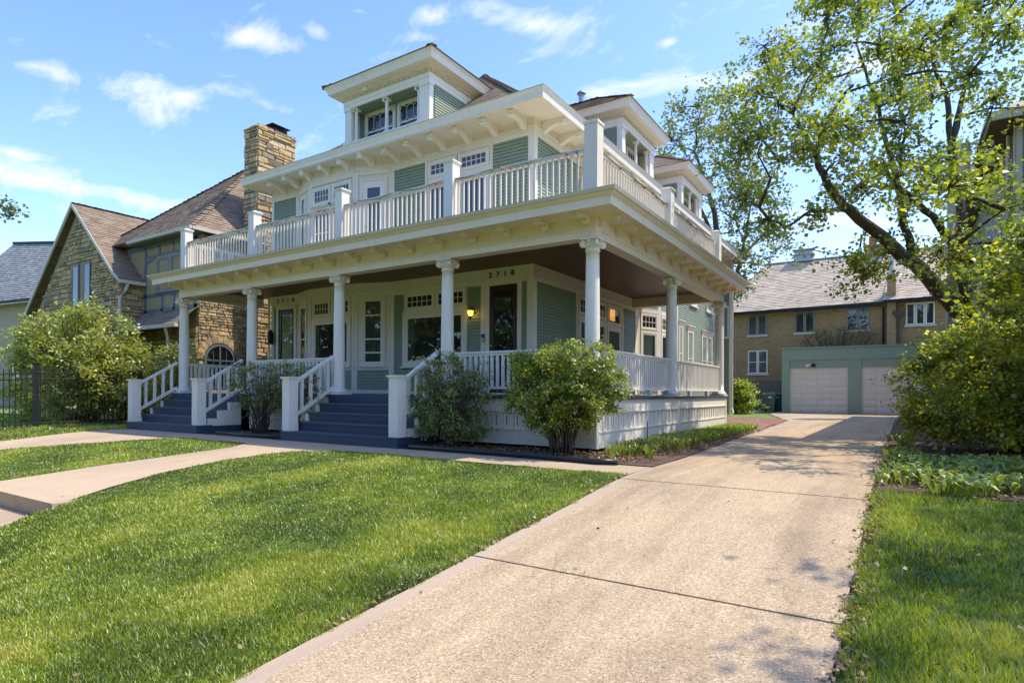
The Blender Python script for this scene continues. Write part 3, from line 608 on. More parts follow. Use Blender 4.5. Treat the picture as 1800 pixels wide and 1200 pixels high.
# ---- porch frieze on the walls (follows bays) and upper frieze
def band(pts, z0, z1, d, name='frieze_board', mat='trim'):
    for a, b in zip(pts[:-1], pts[1:]):
        fr = Frame(a, b); mb = MB(); fr.box(mb, 0, fr.L, z0, z1, -.05, d); part(name, mb, M[mat], H)
front_line = [(-12.35, 2.5)]+BAYF+[(-2.704, 2.5)]
band(front_line, 2.75, 3.04, .05); band(front_line, 2.755, 2.79, .065, 'moulding')
band([(-2.75, 2.454), (-2.75, 8.5)], 2.75, 3.04, .05); band([(-2.75, 2.454), (-2.75, 8.5)], 2.755, 2.79, .065, 'moulding')
side_line = [(-2.75, 2.454), (-2.75, 9.05)]+BAYS[1:]+[(-2.75, 20.0)]
band(front_line, 6.1, ZE, .05); band(front_line, 6.20, 6.235, .07, 'moulding')
band(side_line, 6.1, ZE, .05); band(side_line, 6.20, 6.235, .07, 'moulding')
band([(-2.75, 20), (-2.32, 20)], 6.1, ZE, .05)
# ---- upper floor front
siding(FF, [(-12.25, -11.18, ZB, 6.02), (-7.09, -6.0, ZB, 6.02), (-3.87, -2.87, ZB, 6.02)], H)
trims(FF, [(-12.35, -12.25, ZB, 6.1, .045), (-11.18, -11.1, ZB, 6.1, .04), (-7.17, -7.09, ZB, 6.1, .04), (-6.0, -5.93, ZB, 6.1, .045), (-3.95, -3.87, ZB, 6.1, .045), (-2.87, -2.708, ZB, 6.098, .045), (-12.25, -11.18, 6.02, 6.1, .035), (-7.09, -6.0, 6.02, 6.1, .035), (-3.87, -2.87, 6.02, 6.1, .035), (-5.93, -3.95, 5.42, 5.56, .03), (-5.93, -3.95, 6.02, 6.1, .035)])
window(FF, -5.91, -4.96, 5.56, 6.0, H, cas=.08, grid=(5, 2), sash=.03, sill=False, back='blind'); window(FF, -4.92, -3.97, 5.56, 6.0, H, cas=.08, grid=(5, 2), sash=.03, sill=False, back='blind')
window(FF, -5.91, -4.96, ZB+.25, 5.4, H, cas=.07, back='blind'); window(FF, -4.92, -3.97, ZB+.25, 5.4, H, cas=.07, back='blind')
for i, fr in enumerate(FB):
    trims(fr, [(0, .09, ZB, 6.1, .03), (fr.L-.09, fr.L, ZB, 6.1, .03), (.09, fr.L-.09, 5.98, 6.1, .04)])
window(FB[0], .25, .75, ZB+.3, 5.9, H, cas=.08, back='drape')
for u in (.12, .95):
    window(FB[1], u, u+.8, 5.42, 5.93, H, cas=.08, grid=(5, 2), sash=.03, sill=False, back='blind'); window(FB[1], u, u+.8, ZB+.45, 5.32, H, cas=.07, back='blind', rails=(4.6,), head=.04)
door(FB[2], .24, .9, ZB, 5.8, H, 'white', 'blind', .14, label='white glazed balcony door', cas=.07)
# ---- upper floor side
siding(FS, [(2.62, 4.85, ZB, 6.02), (6.35, 8.95, ZB, 6.02), (2.62, 8.95, 2.8, ZB)], H)
trims(FS, [(2.458, 2.62, ZB, 6.097, .045), (2.62, 8.95, 6.02, 6.1, .035), (8.95, 9.05, 2.8, 6.1, .04)])
window(FS, 4.9, 6.3, ZB+.5, 5.75, H, cas=.11, rails=(4.9,), back='blind', head=.08)
for u in (14.6, 17): window(FS, u, u+1, 3.6, 5.6, H, cas=.1, rails=(4.6,), back='blind', head=.1, dep=.06)

# ---- porch floor, skirt
mb = MB(); DK = [(-13.32, -.1), (.1, -.1), (.1, 8.95), (-2.75, 8.95), (-2.75, 2.5), (-13.32, 2.5)]
mb.extr(DK, -.05, 0, lambda a, b, w: (a, b, w)); part('porch_floor', mb, M['step'], H)
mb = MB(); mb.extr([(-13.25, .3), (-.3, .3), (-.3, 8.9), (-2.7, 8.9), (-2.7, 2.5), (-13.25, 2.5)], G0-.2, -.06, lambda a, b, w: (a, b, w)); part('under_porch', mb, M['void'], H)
def skirt(Fr, u0, u1, ends=(True, True)):
    mb = MB(); Fr.box(mb, u0, u1, -.27, -.052, -.05, .0); part('skirt_rail', mb, M['white'], H)
    mb = MB(); Fr.box(mb, u0, u1, -.885, -.60, -.05, .005); Fr.box(mb, u0, u1, -.625, -.598, -.03, .02); part('skirt_board', mb, M['white'], H)
    mb = MB(); Fr.box(mb, u0, u1, -.29, -.268, -.03, .02); part('moulding', mb, M['white'], H)
    n = max(1, round((u1-u0)/.235)); w = (u1-u0)/n
    for i in range(n):
        a = u0+i*w; c = a+w/2; mb = MB()
        Fr.box(mb, a, a+.05, -.60, -.29, -.05, -.005); Fr.box(mb, a+w-.05, a+w, -.60, -.29, -.05, -.005)
        Fr.box(mb, a+.05, c-.012, -.6, -.29, -.05, -.03); Fr.box(mb, c+.012, a+w-.05, -.6, -.29, -.05, -.03); Fr.box(mb, c-.012, c+.012, -.6, -.54, -.05, -.03); Fr.box(mb, c-.012, c+.012, -.36, -.29, -.05, -.03); Fr.box(mb, c-.012, c+.012, -.455, -.44, -.05, -.03)
        part('skirt_panel', mb, M['white'], H)
SKF = Frame((0, -.06), U=(1, 0, 0)); SKS = Frame((.06, 0), U=(0, 1, 0)); SKL = Frame((-13.25, 2.5), (-13.25, -.06))
skirt(SKF, -3.30, -.04); skirt(SKF, -9.7, -6.7); skirt(SKS, .04, 4.35); skirt(SKS, 4.47, 8.82); skirt(SKL, 0, 2.5)
for fr, u in ((SKF, -.04), (SKS, 4.35), (SKS, 8.82)):
    mb = MB(); fr.box(mb, u, u+.12 if fr is SKS else .06, -.89, -.052, -.06, .012); part('skirt_post', mb, M['white'], H)
mb = MB(); SKS.box(mb, -.06, .04, -.89, -.052, -.06, .012); part('skirt_post', mb, M['white'], H)

# ---- columns
zc = 2.73
sh = MB(); prof = []
for i in range(13):
    t = i/12; r = .133-.0005*i-.018*max(0, t-.3)**1.3; prof.append((r, .16+t*(2.50-.16)))
sh.lathe([(.15, .12), (.15, .14), (.136, .16)]+prof+[(.118, 2.50), (.13, 2.515), (.13, 2.53), (.112, 2.54)], n=28); SHM = smooth(sh.mesh('column', M['white']), True)
bs = MB(); bs.box(-.2, .2, -.2, .2, 0, .045); bs.lathe([(.19, .045), (.205, .06), (.205, .085), (.185, .1), (.165, .108), (.162, .118), (.17, .128), (.15, .14)], n=28); BSM = bs.mesh('column_base', M['white'])
cp = MB(); cp.box(-.17, .17, -.17, .17, .165, .19)
cp.lathe([(.112, .0), (.12, .02), (.15, .06), (.15, .09), (.13, .12), (.13, .165)], n=24)
for sx in (-1, 1):
    for sy in (-1, 1):
        d = Vector((sx, sy, 0)).normalized(); t = Vector((-d.y, d.x, 0)); c = d*.175+Vector((0, 0, .095))
        for w_, r_ in ((.028, .062), (.036, .042), (.044, .018)):
            ring0 = []; ring1 = []
            for k in range(16):
                a = 2*PI*k/16; off = d*math.cos(a)*r_+Vector((0, 0, math.sin(a)*r_)); ring0.append(c+off-t*w_); ring1.append(c+off+t*w_)
            cp.add(ring0+ring1, [tuple(range(15, -1, -1)), tuple(range(16, 32))]+[(k, (k+1) % 16, 16+(k+1) % 16, 16+k) for k in range(16)])
        cp.tube([c+Vector((0, 0, .058))-d*.0, Vector((0, 0, .15))+d*.1], .018, 6)
for k in range(4):
    a = k*PI/2; c = Vector((math.cos(a)*.15, math.sin(a)*.15, .14)); cp.lathe([(0, -.03), (.025, -.015), (.03, 0), (.02, .02), (0, .03)], c, 8)
    for q in (-.5, 0, .5): cp.lathe([(0, -.022), (.02, -.01), (.022, 0), (0, .022)], Vector((math.cos(a+q*.6)*.148, math.sin(a+q*.6)*.148, .075)), 7)
CPM = cp.mesh('capital', M['cream'])
COLX = [-13.1, -9.85, -6.52, -3.32]
for (x, y) in [(x, .1) for x in COLX]+[(-.1, .1), (-.1, 4.37), (-.1, 8.73)]:
    c = inst('column', SHM, H, (x, y, 0)); inst('column_base', BSM, c, (x, y, 0)); inst('capital', CPM, c, (x, y, 2.54))
# ---- entablature: beam with stepped architrave
def beam(A, B, ext=(0, 0), parent=H, inner=.26):
    fr = Frame(A, B); a, b = -ext[0], fr.L+ext[1]
    mb = MB(); fr.box(mb, a, b, 2.75, 2.875, -inner, .0); part('architrave', mb, M['cream'], parent)
    mb = MB(); fr.box(mb, a, b, 2.875, 3.12, -inner+.01, -.012); part('frieze', mb, M['cream'], parent)
    mb = MB(); fr.box(mb, a, b, 2.868, 2.895, -.02, .018); part('moulding', mb, M['cream'], parent)
beam((-13.2, 0), (0, 0)); beam((0, .262), (0, 8.83)); beam((-13.2, 2.6), (-13.2, .262)); beam((-.262, 8.83), (-2.7, 8.83))
# ceiling boards
mb = MB()
y = .2
while y < 2.55: mb.box(-12.95, -.26, y, y+.088, 3.03, 3.05); y += .095
while y < 8.6: mb.box(-2.75, -.26, y, y+.088, 3.03, 3.05); y += .095
part('ceiling_boards', mb, M['ceil'], H, kind='stuff')
mb = MB(); mb.extr([(-13.1, .1), (-.1, .1), (-.1, 8.7), (-2.75, 8.7), (-2.75, 2.5), (-13.1, 2.5)], 3.055, 3.09, lambda a, b, w: (a, b, w)); part('ceiling_core', mb, M['ceil'], H)
# soffit, fascia, gutter and balcony floor
def loop(o, z0, z1, t, name, mat, o2=None):
    """ring along front and side at outward offset o (outer face), thickness t"""
    pts = [(-13.2-o, 2.6), (-13.2-o, -o), (o, -o), (o, 8.83+o), (-2.7, 8.83+o)]
    inn = [(-13.2-o+t, 2.6), (-13.2-o+t, -o+t), (o-t, -o+t), (o-t, 8.83+o-t), (-2.7, 8.83+o-t)]
    mb = MB(); o2 = o if o2 is None else o2
    top = [(-13.2-o2, 2.6), (-13.2-o2, -o2), (o2, -o2), (o2, 8.83+o2), (-2.7, 8.83+o2)]
    for i in range(4):
        a, b, c, d = pts[i], pts[i+1], inn[i+1], inn[i]; e, g = top[i], top[i+1]
        mb.add([(*a, z0), (*b, z0), (*c, z0), (*d, z0), (*e, z1), (*g, z1), (*c, z1), (*d, z1)], [(3, 2, 1, 0), (4, 5, 6, 7), (0, 1, 5, 4), (2, 3, 7, 6)])
    part(name, mb, M[mat], H)
loop(.48, 3.12, 3.15, .62, 'soffit', 'cream')
loop(.50, 3.10, 3.235, .04, 'fascia', 'cream', .51)
loop(.50, 3.237, 3.30, .3, 'crown_moulding', 'cream', .58)
loop(.60, 3.302, 3.36, .5, 'gutter', 'gutter', .62)
mb = MB(); mb.extr([(-13.25, -.05), (.05, -.05), (.05, 8.9), (-2.75, 8.9), (-2.75, 2.5), (-13.25, 2.5)], 3.1, ZB, lambda a, b, w: (a, b, w)); part('balcony_floor', mb, M['cream'], H)
mb = MB()
o = .60; 
for A_, B_, C_, D_ in (((-13.8, -.6), (.6, -.6), (.0, 0), (-13.2, 0)), ((.6, -.6), (.6, 9.43), (0, 8.83), (0, 0)), ((-13.8, 2.6), (-13.8, -.6), (-13.2, 0), (-13.2, 2.6))):
    mb.quad((*A_, 3.362), (*B_, 3.362), (*C_, 3.43), (*D_, 3.43))
part('porch_roof', mb, M['metal'], H)
# brackets
def brprof(L, h): return [(0, 0), (L, 0), (L, -h*.38), (L-.03, -h*.40), (L-.035, -h*.62), (L-.06, -h*.66), (L-.12, -h*.66), (L-.15, -h*.5), (L-.22, -h*.48), (L*.45, -h*.62), (L*.25, -h*.85), (.08, -h), (0, -h)]
def bracket_mesh(L, h, w, mat):
    mb = MB(); mb.extr(brprof(L, h), -w/2, w/2, lambda a, b, ww: (ww, -a, b)); 
    mb.extr([(L-.005, -.02), (L+.012, -.02), (L+.012, -h*.3), (L-.005, -h*.3)], -w/2-.012, w/2+.012, lambda a, b, ww: (ww, -a, b))
    mb.extr([(L-.06, -h*.40), (L-.03, -h*.36), (L-.00, -h*.44), (L+.004, -h*.58), (L-.03, -h*.66), (L-.06, -h*.6)], -w/2-.015, w/2+.015, lambda a, b, ww: (ww, -a, b)); return mb.mesh('bracket', M[mat])
BR1 = bracket_mesh(.36, .155, .10, 'cream')
for i in range(17): inst('bracket', BR1, H, (-13.05+i*(12.9/16), -.0, 3.12))
for i in range(12): inst('bracket', BR1, H, (.0, .15+i*(8.55/11), 3.12), (0, 0, PI/2))
BR2 = bracket_mesh(.62, .24, .13, 'white')

# ---- balustrades
def rail(parent, A, B, zt, zb, post_gap=0, mat='cream', bw=.032, sp=.128, zf=None, capw=.085, turned=False, botz=None):
    A = Vector((*A, 0)); B = Vector((*B, 0)); fr = Frame(A, B); L = fr.L
    mb = MB(); fr.box(mb, 0, L, zt-.035, zt, -capw/2, capw/2); fr.box(mb, 0, L, zt-.085, zt-.035, -.028, .028); part('top_rail', mb, M[mat], parent)
    mb = MB(); fr.box(mb, 0, L, zb, zb+.05, -.032, .032); part('bottom_rail', mb, M[mat], parent)
    n = max(1, round(L/sp)); me = MB().box(-bw/2, bw/2, -bw/2, bw/2, 0, zt-.085-zb-.05).mesh('baluster', M[mat]); ang = math.atan2(fr.U.y, fr.U.x)
    for i in range(n):
        p = fr(L*(i+.5)/n, zb+.05, 0); inst('baluster', me, parent, p, (0, 0, ang))
bal = thing('balcony_railing', (-6.5, 0, ZB), parent=H)
PX = [-13.02, -9.78, -6.47, -3.25, -.1]; SY = [4.05, 8.35]
def postmesh(w, h, mat, capx=.03):
    mb = MB(); mb.box(-w/2, w/2, -w/2, w/2, 0, h-.07); mb.box(-w/2-.012, w/2+.012, -w/2-.012, w/2+.012, h-.07, h-.045); c = w/2+capx; mb.box(-c, c, -c, c, h-.045, h-.02)
    mb.add([(-c, -c, h-.02), (c, -c, h-.02), (c, c, h-.02), (-c, c, h-.02), (-.03, -.03, h+.035), (.03, -.03, h+.035), (.03, .03, h+.035), (-.03, .03, h+.035)], [(0, 1, 5, 4), (1, 2, 6, 5), (2, 3, 7, 6), (3, 0, 4, 7), (4, 5, 6, 7)])
    return mb.mesh('railing_post', M[mat])
PM = postmesh(.23, 1.33, 'white'); PMc = postmesh(.25, 1.38, 'cream', .012)
for x in PX: inst('railing_post', PMc if x == PX[-1] else PM, bal, (x, .12, ZB))
for y in SY: inst('railing_post', PM, bal, (-.1, y, ZB))
for a, b in zip(PX[:-1], PX[1:]): rail(bal, (a+.115, .12), (b-.115, .12), 4.36, ZB+.08)
for a, b in zip([.12]+SY[:-1], SY): rail(bal, (-.1, a+.12), (-.1, b-.115), 4.36, ZB+.08)
rail(bal, (-13.02, 2.5), (-13.02, .24), 4.36, ZB+.08, mat='white')
prl = thing('porch_railing', (-4, 0, 0), parent=H)
for A_, B_ in (((-9.7, .1), (-6.67, .1)), ((-3.17, .1), (-.24, .1)), ((-.1, .24), (-.1, 4.22)), ((-.1, 4.52), (-.1, 8.58)), ((-13.1, 2.45), (-13.1, .25))):
    rail(prl, A_, B_, .86, .13, mat='white', bw=.048, sp=.118 if A_[0] > -.2 else .13, capw=.1)
for y in (1.4, 2.9, 5.8, 7.4):
    mb = MB(); mb.box(-.14, -.06, y-.04, y+.04, 0, .13); part('rail_block', mb, M['white'], prl)
# ---- stairs
def stairs(x0, x1):
    s = thing('stairs', ((x0+x1)/2, -.7, G0), parent=H)
    zs = [-.775, -.58, -.385, -.19]
    mb = MB(); mb.box(x0, x1, -1.30, -.1, G0-.03, -.80); part('step', mb, M['step'], s); mb = MB(); mb.box(x0-.02, x1+.02, -1.325, -.9, -.80, -.775); part('tread', mb, M['tread'], s)
    for i, z in enumerate(zs[1:]):
        y = -.98+i*.285; mb = MB(); mb.box(x0+.14, x1-.14, y+.02, -.1, z-.195+.001, z-.035); part('riser', mb, M['step'], s); mb = MB(); mb.box(x0+.11, x1-.11, y-.012, y+.3 if i < 2 else -.1, z-.035, z); part('tread', mb, M['tread'], s)
    mb = MB(); mb.box(x0+.14, x1-.14, -.12, -.1, -.19, -.05); part('riser', mb, M['step'], s)
    for x in (x0+.02, x1-.02-.1):
        mb = MB(); mb.extr([(-1.0, -.8), (-1.0, -.62), (-.7, -.62), (-.7, -.42), (-.42, -.42), (-.42, -.22), (-.1, -.22), (-.1, -.8)], x, x+.10, lambda a, b, w: (w, a, b)); part('stringer', mb, M['white'], s)
    for x in (x0+.12, x1-.12):
        nm = MB(); nm.box(-.115, .115, -.115, .115, 0, 1.10); nm.box(-.13, .13, -.13, .13, 1.10, 1.12); nm.box(-.15, .15, -.15, .15, 1.12, 1.15)
        o = inst('newel_post', nm.mesh('newel_post', M['white']), s, (x, -1.165, -.775))
        T = lambda a, b, w, x=x: (x+w, a, b)
        mb = MB(); mb.extr([(-1.05, .22), (-1.05, .29), (-.02, .90), (-.02, .83)], -.045, .045, T); part('handrail', mb, M['white'], s)
        mb = MB(); mb.extr([(-1.05, -.50), (-1.05, -.42), (-.02, .19), (-.02, .11)], -.035, .035, T); part('lower_rail', mb, M['white'], s)
        for k in range(4):
            y = -.87+k*.235; zz = -.46+(y+1.05)*.592; mb = MB(); mb.box(x-.03, x+.03, y-.03, y+.03, zz, zz+.72); part('baluster', mb, M['white'], s)
    return s
stairs(-6.72, -3.36); stairs(-13.38, -9.98)

# ---- upper eave
EX0, EX1, EY0, EY1 = -12.85, -2.0, 1.65, 21.4
def ering(o, z0, z1, t, name, mat, flare=0):
    q = [(EX0-o, EY1), (EX0-o, EY0-o), (EX1+o, EY0-o), (EX1+o, EY1), ]; i_ = [(EX0-o+t, EY1), (EX0-o+t, EY0-o+t), (EX1+o-t, EY0-o+t), (EX1+o-t, EY1)]
    tp = [(EX0-o-flare, EY1), (EX0-o-flare, EY0-o-flare), (EX1+o+flare, EY0-o-flare), (EX1+o+flare, EY1)]
    mb = MB()
    for i in range(3):
        a, b, c, d = q[i], q[i+1], i_[i+1], i_[i]; e, g = tp[i], tp[i+1]
        mb.add([(*a, z0), (*b, z0), (*c, z0), (*d, z0), (*e, z1), (*g, z1), (*c, z1), (*d, z1)], [(3, 2, 1, 0), (4, 5, 6, 7), (0, 1, 5, 4), (2, 3, 7, 6)])
    part(name, mb, M[mat], H)
ering(-.06, ZE, ZE+.03, 1.2, 'eave_soffit', 'white'); ering(-.05, ZE-.03, ZE+.09, .04, 'eave_fascia', 'white', .01)
ering(-.04, ZE+.092, ZE+.19, .3, 'eave_crown', 'white', .05); ering(.0, ZE+.192, ZE+.215, .4, 'eave_gutter', 'gutter', .01)
mb = MB()
for k in range(11):   # tongue and groove lines under the eave
    y = EY0+.02+k*.072; mb.box(EX0+.1, EX1-.06, y, y+.062, ZE-.008, ZE-.001)
for k in range(10):
    x = EX1-.08-k*.072; mb.box(x-.062, x, EY0+.8, EY1, ZE-.008, ZE-.001)
part('soffit_boards', mb, M['white'], H, kind='stuff')
X2 = [-2.95-k*.79 for k in range(12)]
for x in X2:
    yb = WY-.05
    if BAYF[1][0]-.1 < x < BAYF[2][0]+.1: yb = 2.10
    elif BAYF[0][0] < x < BAYF[3][0]: yb = 2.28
    inst('bracket', BR2, H, (x, yb, ZE-.008), None, (1, min(1, (yb-EY0-.1)/.62), 1))
for k in range(22):
    y = 2.85+k*.83
    if y < 20: inst('bracket', BR2, H, (-2.7 if not (9.3 < y < 12.8) else -2.38, y, ZE-.008), (0, 0, PI/2), (1, .95 if not (9.3 < y < 12.8) else .5, 1))

# ---- roofs with real shingle courses
def shingles(mb, A, B, C_, D_, course=.145, tab=.30, lift=.012, jit=.25):
    """A-B eave, D-C ridge side (planar), individually cut tabs"""
    A, B, C_, D_ = map(Vector, (A, B, C_, D_)); nrm = (B-A).cross(D_-A).normalized()
    if nrm.z < 0: nrm = -nrm
    Hh = max((D_-A).length, (C_-B).length); m = max(2, int(((D_+C_)/2-(A+B)/2).length/course)); ab = (B-A)
    for i in range(m):
        t0, t1 = i/m, min(1, (i+1.02)/m); l0, r0, l1, r1 = A.lerp(D_, t0), B.lerp(C_, t0), A.lerp(D_, t1), B.lerp(C_, t1); w = (r0-l0).length
        n = max(1, int(w/tab)); off = (.5 if i % 2 else 0)+random.uniform(-.15, .15)
        cuts = [0]+sorted(min(.999, max(.001, (k+off+random.uniform(-jit, jit)*.4)/n)) for k in range(1, n))+[1]
        for a, b in zip(cuts[:-1], cuts[1:]):
            if b-a < .0008: continue
            e = lift*random.uniform(.6, 1.3); p, q, r, s = l0.lerp(r0, a)+nrm*e, l0.lerp(r0, b)+nrm*e, l1.lerp(r1, b)+nrm*.001, l1.lerp(r1, a)+nrm*.001
            p2, q2 = p-nrm*e*.95, q-nrm*e*.95
            mb.add([p, q, r, s, p2, q2], [(0, 1, 2, 3), (4, 5, 1, 0)])
def caps(mb, A, B, n=None, w=.13, lift=.03, sp=.2):
    A, B = Vector(A), Vector(B); L = (B-A).length; n = n or int(L/sp); d = (B-A)/L; s = d.cross(Vector((0, 0, 1))).normalized(); u = s.cross(d)
    if u.z < 0: u = -u
    for i in range(n):
        p = A+d*(L*i/n); q = A+d*(L*(i+1.1)/n); l = lift*random.uniform(.8, 1.3)
        mb.add([p+u*(l+.015), q+u*l*.5, q+s*w+u*(-.03+l*.4), p+s*w+u*(-.03+l), q-s*w+u*(-.03+l*.4), p-s*w+u*(-.03+l)], [(0, 1, 2, 3), (1, 0, 5, 4), (0, 3, 5)])
rf = thing('roof', (-7.4, 9, 6.6), parent=H)
RZ = 6.65; a0, a1, b0 = EX0+.6, EX1-.58, EY0+.58; AP = (-7.43, 7.05, 10.7); RB = (-7.43, 18, 10.7)
mb = MB(); mb.add([(EX0, EY0, 6.6), (EX1, EY0, 6.6), (EX1, EY1, 6.6), (EX0, EY1, 6.6), (a0, b0, RZ), (a1, b0, RZ), (a1, EY1, RZ), (a0, EY1, RZ)], [(0, 1, 5, 4), (1, 2, 6, 5), (3, 0, 4, 7)]); part('eave_flashing', mb, M['metal'], rf)
mb = MB(); mb.add([(a0, b0, RZ), (a1, b0, RZ), (a1, EY1, RZ), (a0, EY1, RZ), AP, RB], [(0, 1, 4), (1, 2, 5, 4), (2, 3, 5), (3, 0, 4, 5)]); part('roof_deck', mb, M['shingle'], rf)
mb = MB(); shingles(mb, (a0, b0, RZ), (a1, b0, RZ), AP, AP); shingles(mb, (a1, b0, RZ), (a1, EY1, RZ), RB, AP, tab=.5); part('shingles', mb, M['shingle'], rf, kind='stuff')
mb = MB(); caps(mb, (a1, b0, RZ), AP); caps(mb, AP, RB); part('ridge_caps', mb, M['shingle'], rf, kind='stuff')
mb = MB(); c = (-5.43, 10.33, 10.1); mb.lathe([(.10, 0), (.10, .72), (.11, .72), (.11, .74)], c, 12); mb.lathe([(.17, .82), (.15, .87), (.02, .95)], c, 12)
for k in range(4): a = k*PI/2; mb.tube([(c[0]+.1*math.cos(a), c[1]+.1*math.sin(a), c[2]+.72), (c[0]+.14*math.cos(a), c[1]+.14*math.sin(a), c[2]+.83)], .01, 4)
part('vent_pipe', mb, M['metal'], rf)

# ---- dormers
def dormer(A, U, W, z0=6.6, ztop=8.03, label=None, lamp=False, ov=(.45, .4)):
    fr = Frame(A, U=U); c = fr(W/2, z0, 0); dm = thing('dormer', c, parent=H)
    bx = lambda nm, mat, *bb: part(nm, (lambda m: [fr.box(m, *b) for b in bb] and m)(MB()), M[mat], dm)
    zb = 7.0; pr = .34; pl = .24
    bx('dormer_base', 'white', (0, W, z0, zb, -.9, .0)); bx('dormer_sill', 'white', (-.03, W+.03, zb, zb+.06, -.2, .05))
    bx('loggia_floor', 'cream', (.06, W-.06, zb-.01, zb+.02, -.8, -.2))
    for u0, u1 in ((0, pl), (W-pr, W)): bx('pilaster', 'white', (u0, u1, zb+.06, ztop, -.22, .0), (u0-.015, u1+.015, zb+.06, zb+.14, -.2, .02), (u0-.02, u1+.02, ztop-.07, ztop, -.2, .025))
    bx('back_wall', 'greenlt', (.06, W-.06, zb, ztop+.1, -.54, -.46)); bx('cheek_wall', 'greenlt', (.05, .1, zb, ztop, -.46, -.2), (W-.1, W-.05, zb, ztop, -.46, -.2)); bx('loggia_ceiling', 'greenlt', (.05, W-.05, ztop-.01, ztop+.03, -.46, -.02))
    fb = Frame(fr(0, 0, -.46)[:2], U=U)
    wm = (W-pl-pr)/2
    for k in range(2):
        u = pl+.12+k*(wm-.02); window(fb, u, u+wm-.10, zb+.02, ztop-.03, dm, cas=.07, diamond=True, back='blind', sash=.03, sill=False)
    r0, r1 = .052, .043; hh = ztop-zb-.06
    for u in (pl+.12, W/2-.03, W-pr-.1):
        p = fr(u, zb+.06, -.1); mb = MB(); mb.box(p[0]-.08, p[0]+.08, p[1]-.08, p[1]+.08, p[2], p[2]+.05); mb.lathe([(.075, .05), (.075, .075), (r0, .09), (r0, .3), (r1, hh-.09), (.055, hh-.08)], p, 16)
        mb.box(p[0]-.09, p[0]+.09, p[1]-.09, p[1]+.09, p[2]+hh-.03, p[2]+hh)
        for s in (-1, 1):
            q = fr(u+s*.075, zb+.06+hh-.065, -.1); mb.tube([Vector(q)+fr.Nn*.07, Vector(q)-fr.Nn*.07], .032, 10)
        part('dormer_column', mb, M['white'], dm)
    back = -4.2
    bx('architrave', 'white', (-.02, W+.02, ztop, ztop+.10, back, .02), (-.03, W+.03, ztop+.10, ztop+.20, back, .035)); bx('frieze', 'cream', (-.01, W+.01, ztop+.2, ztop+.31, back, .012))
    mb = MB(); n = int((W+.1)/.085)
    for i in range(n): fr.box(mb, -.05+i*.085, -.05+i*.085+.045, ztop+.25, ztop+.309, .0, .06)
    for i in range(38): fr.box(mb, W, W+.06, ztop+.25, ztop+.309, -.02-i*.085-.045, -.02-i*.085); fr.box(mb, -.06, 0, ztop+.25, ztop+.309, -.02-i*.085-.045, -.02-i*.085)
    part('dentils', mb, M['cream'], dm, kind='stuff')
    for (z_a, z_b, o1, o2, mat) in ((ztop+.31, ztop+.37, .08, .20, 'cream'), (ztop+.371, ztop+.40, .33, .33, 'white'), (ztop+.401, ztop+.50, .335, .37, 'white'), (ztop+.501, ztop+.57, .37, .42, 'white')):
        mb = MB(); P = lambda u, d, z: fr(u, z, d)
        mb.add([P(-o1, back, z_a), P(-o1, o1, z_a), P(W+o1, o1, z_a), P(W+o1, back, z_a), P(-o2, back, z_b), P(-o2, o2, z_b), P(W+o2, o2, z_b), P(W+o2, back, z_b)], [(3, 2, 1, 0), (4, 5, 6, 7), (0, 1, 5, 4), (1, 2, 6, 5), (2, 3, 7, 6), (0, 4, 7, 3)]); part('cornice', mb, M[mat], dm)
    zr = ztop+.575; o = .45; dpk = .43-(W/2+.45); pk = fr(W/2, zr+1.12, dpk); pb = fr(W/2, zr+1.12, back-1)
    e = [fr(-o, zr, back-1), fr(-o, zr, .44), fr(W+o, zr, .44), fr(W+o, zr, back-1)]
    mb = MB(); mb.add([*e, pk, pb], [(1, 2, 4), (2, 3, 5, 4), (0, 1, 4, 5), (0, 3, 2, 1)]); mb.add([e[1], e[2], (e[2][0], e[2][1], zr+.02), (e[1][0], e[1][1], zr+.02)], [(0, 1, 2, 3)]); dr = part('dormer_roof', mb, M['shingle'], dm)
    mb = MB(); shingles(mb, e[1], e[2], pk, pk); shingles(mb, e[2], e[3], pb, pk); shingles(mb, e[0], e[1], pk, pb); caps(mb, e[2], pk); caps(mb, e[1], pk); caps(mb, pk, pb); part('shingles', mb, M['shingle'], dr, kind='stuff')
    # side walls
    for s, (u, sg) in enumerate(((W, 1), (0, -1))):
        A2 = fr(u, 0, -.05 if sg > 0 else back); B2 = fr(u, 0, back if sg > 0 else -.05); f2 = Frame(A2[:2], B2[:2])
        mb = MB(); f2.box(mb, 0, f2.L, z0, ztop, -.12, -.001); part('side_wall', mb, M['white'], dm)
        siding(f2, [((.12 if sg > 0 else 0), f2.L-(.0 if sg > 0 else .12), z0+.1, ztop)], dm, mat='greenlt' if sg > 0 and U[0] else 'green', pitch=.07)
    if lamp:
        p = fr(W*.28, ztop+.36, .05); mb = MB(); mb.tube([p, Vector(p)+fr.Nn*.10+Vector((0, 0, -.02))], [.075, .06], 14); mb.tube([Vector(p)+Vector((.09, 0, -.02)), Vector(p)+Vector((.09, -.12, -.05))], [.04, .055], 12); part('floodlight', mb, M['white'], dm)
    return dm
dormer((-8.9, 2.35), (1, 0, 0), 3.13, lamp=True)
dormer((-2.6, 7.37), (0, 1, 0), 2.70); dormer((-2.6, 13.1), (0, 1, 0), 2.70)

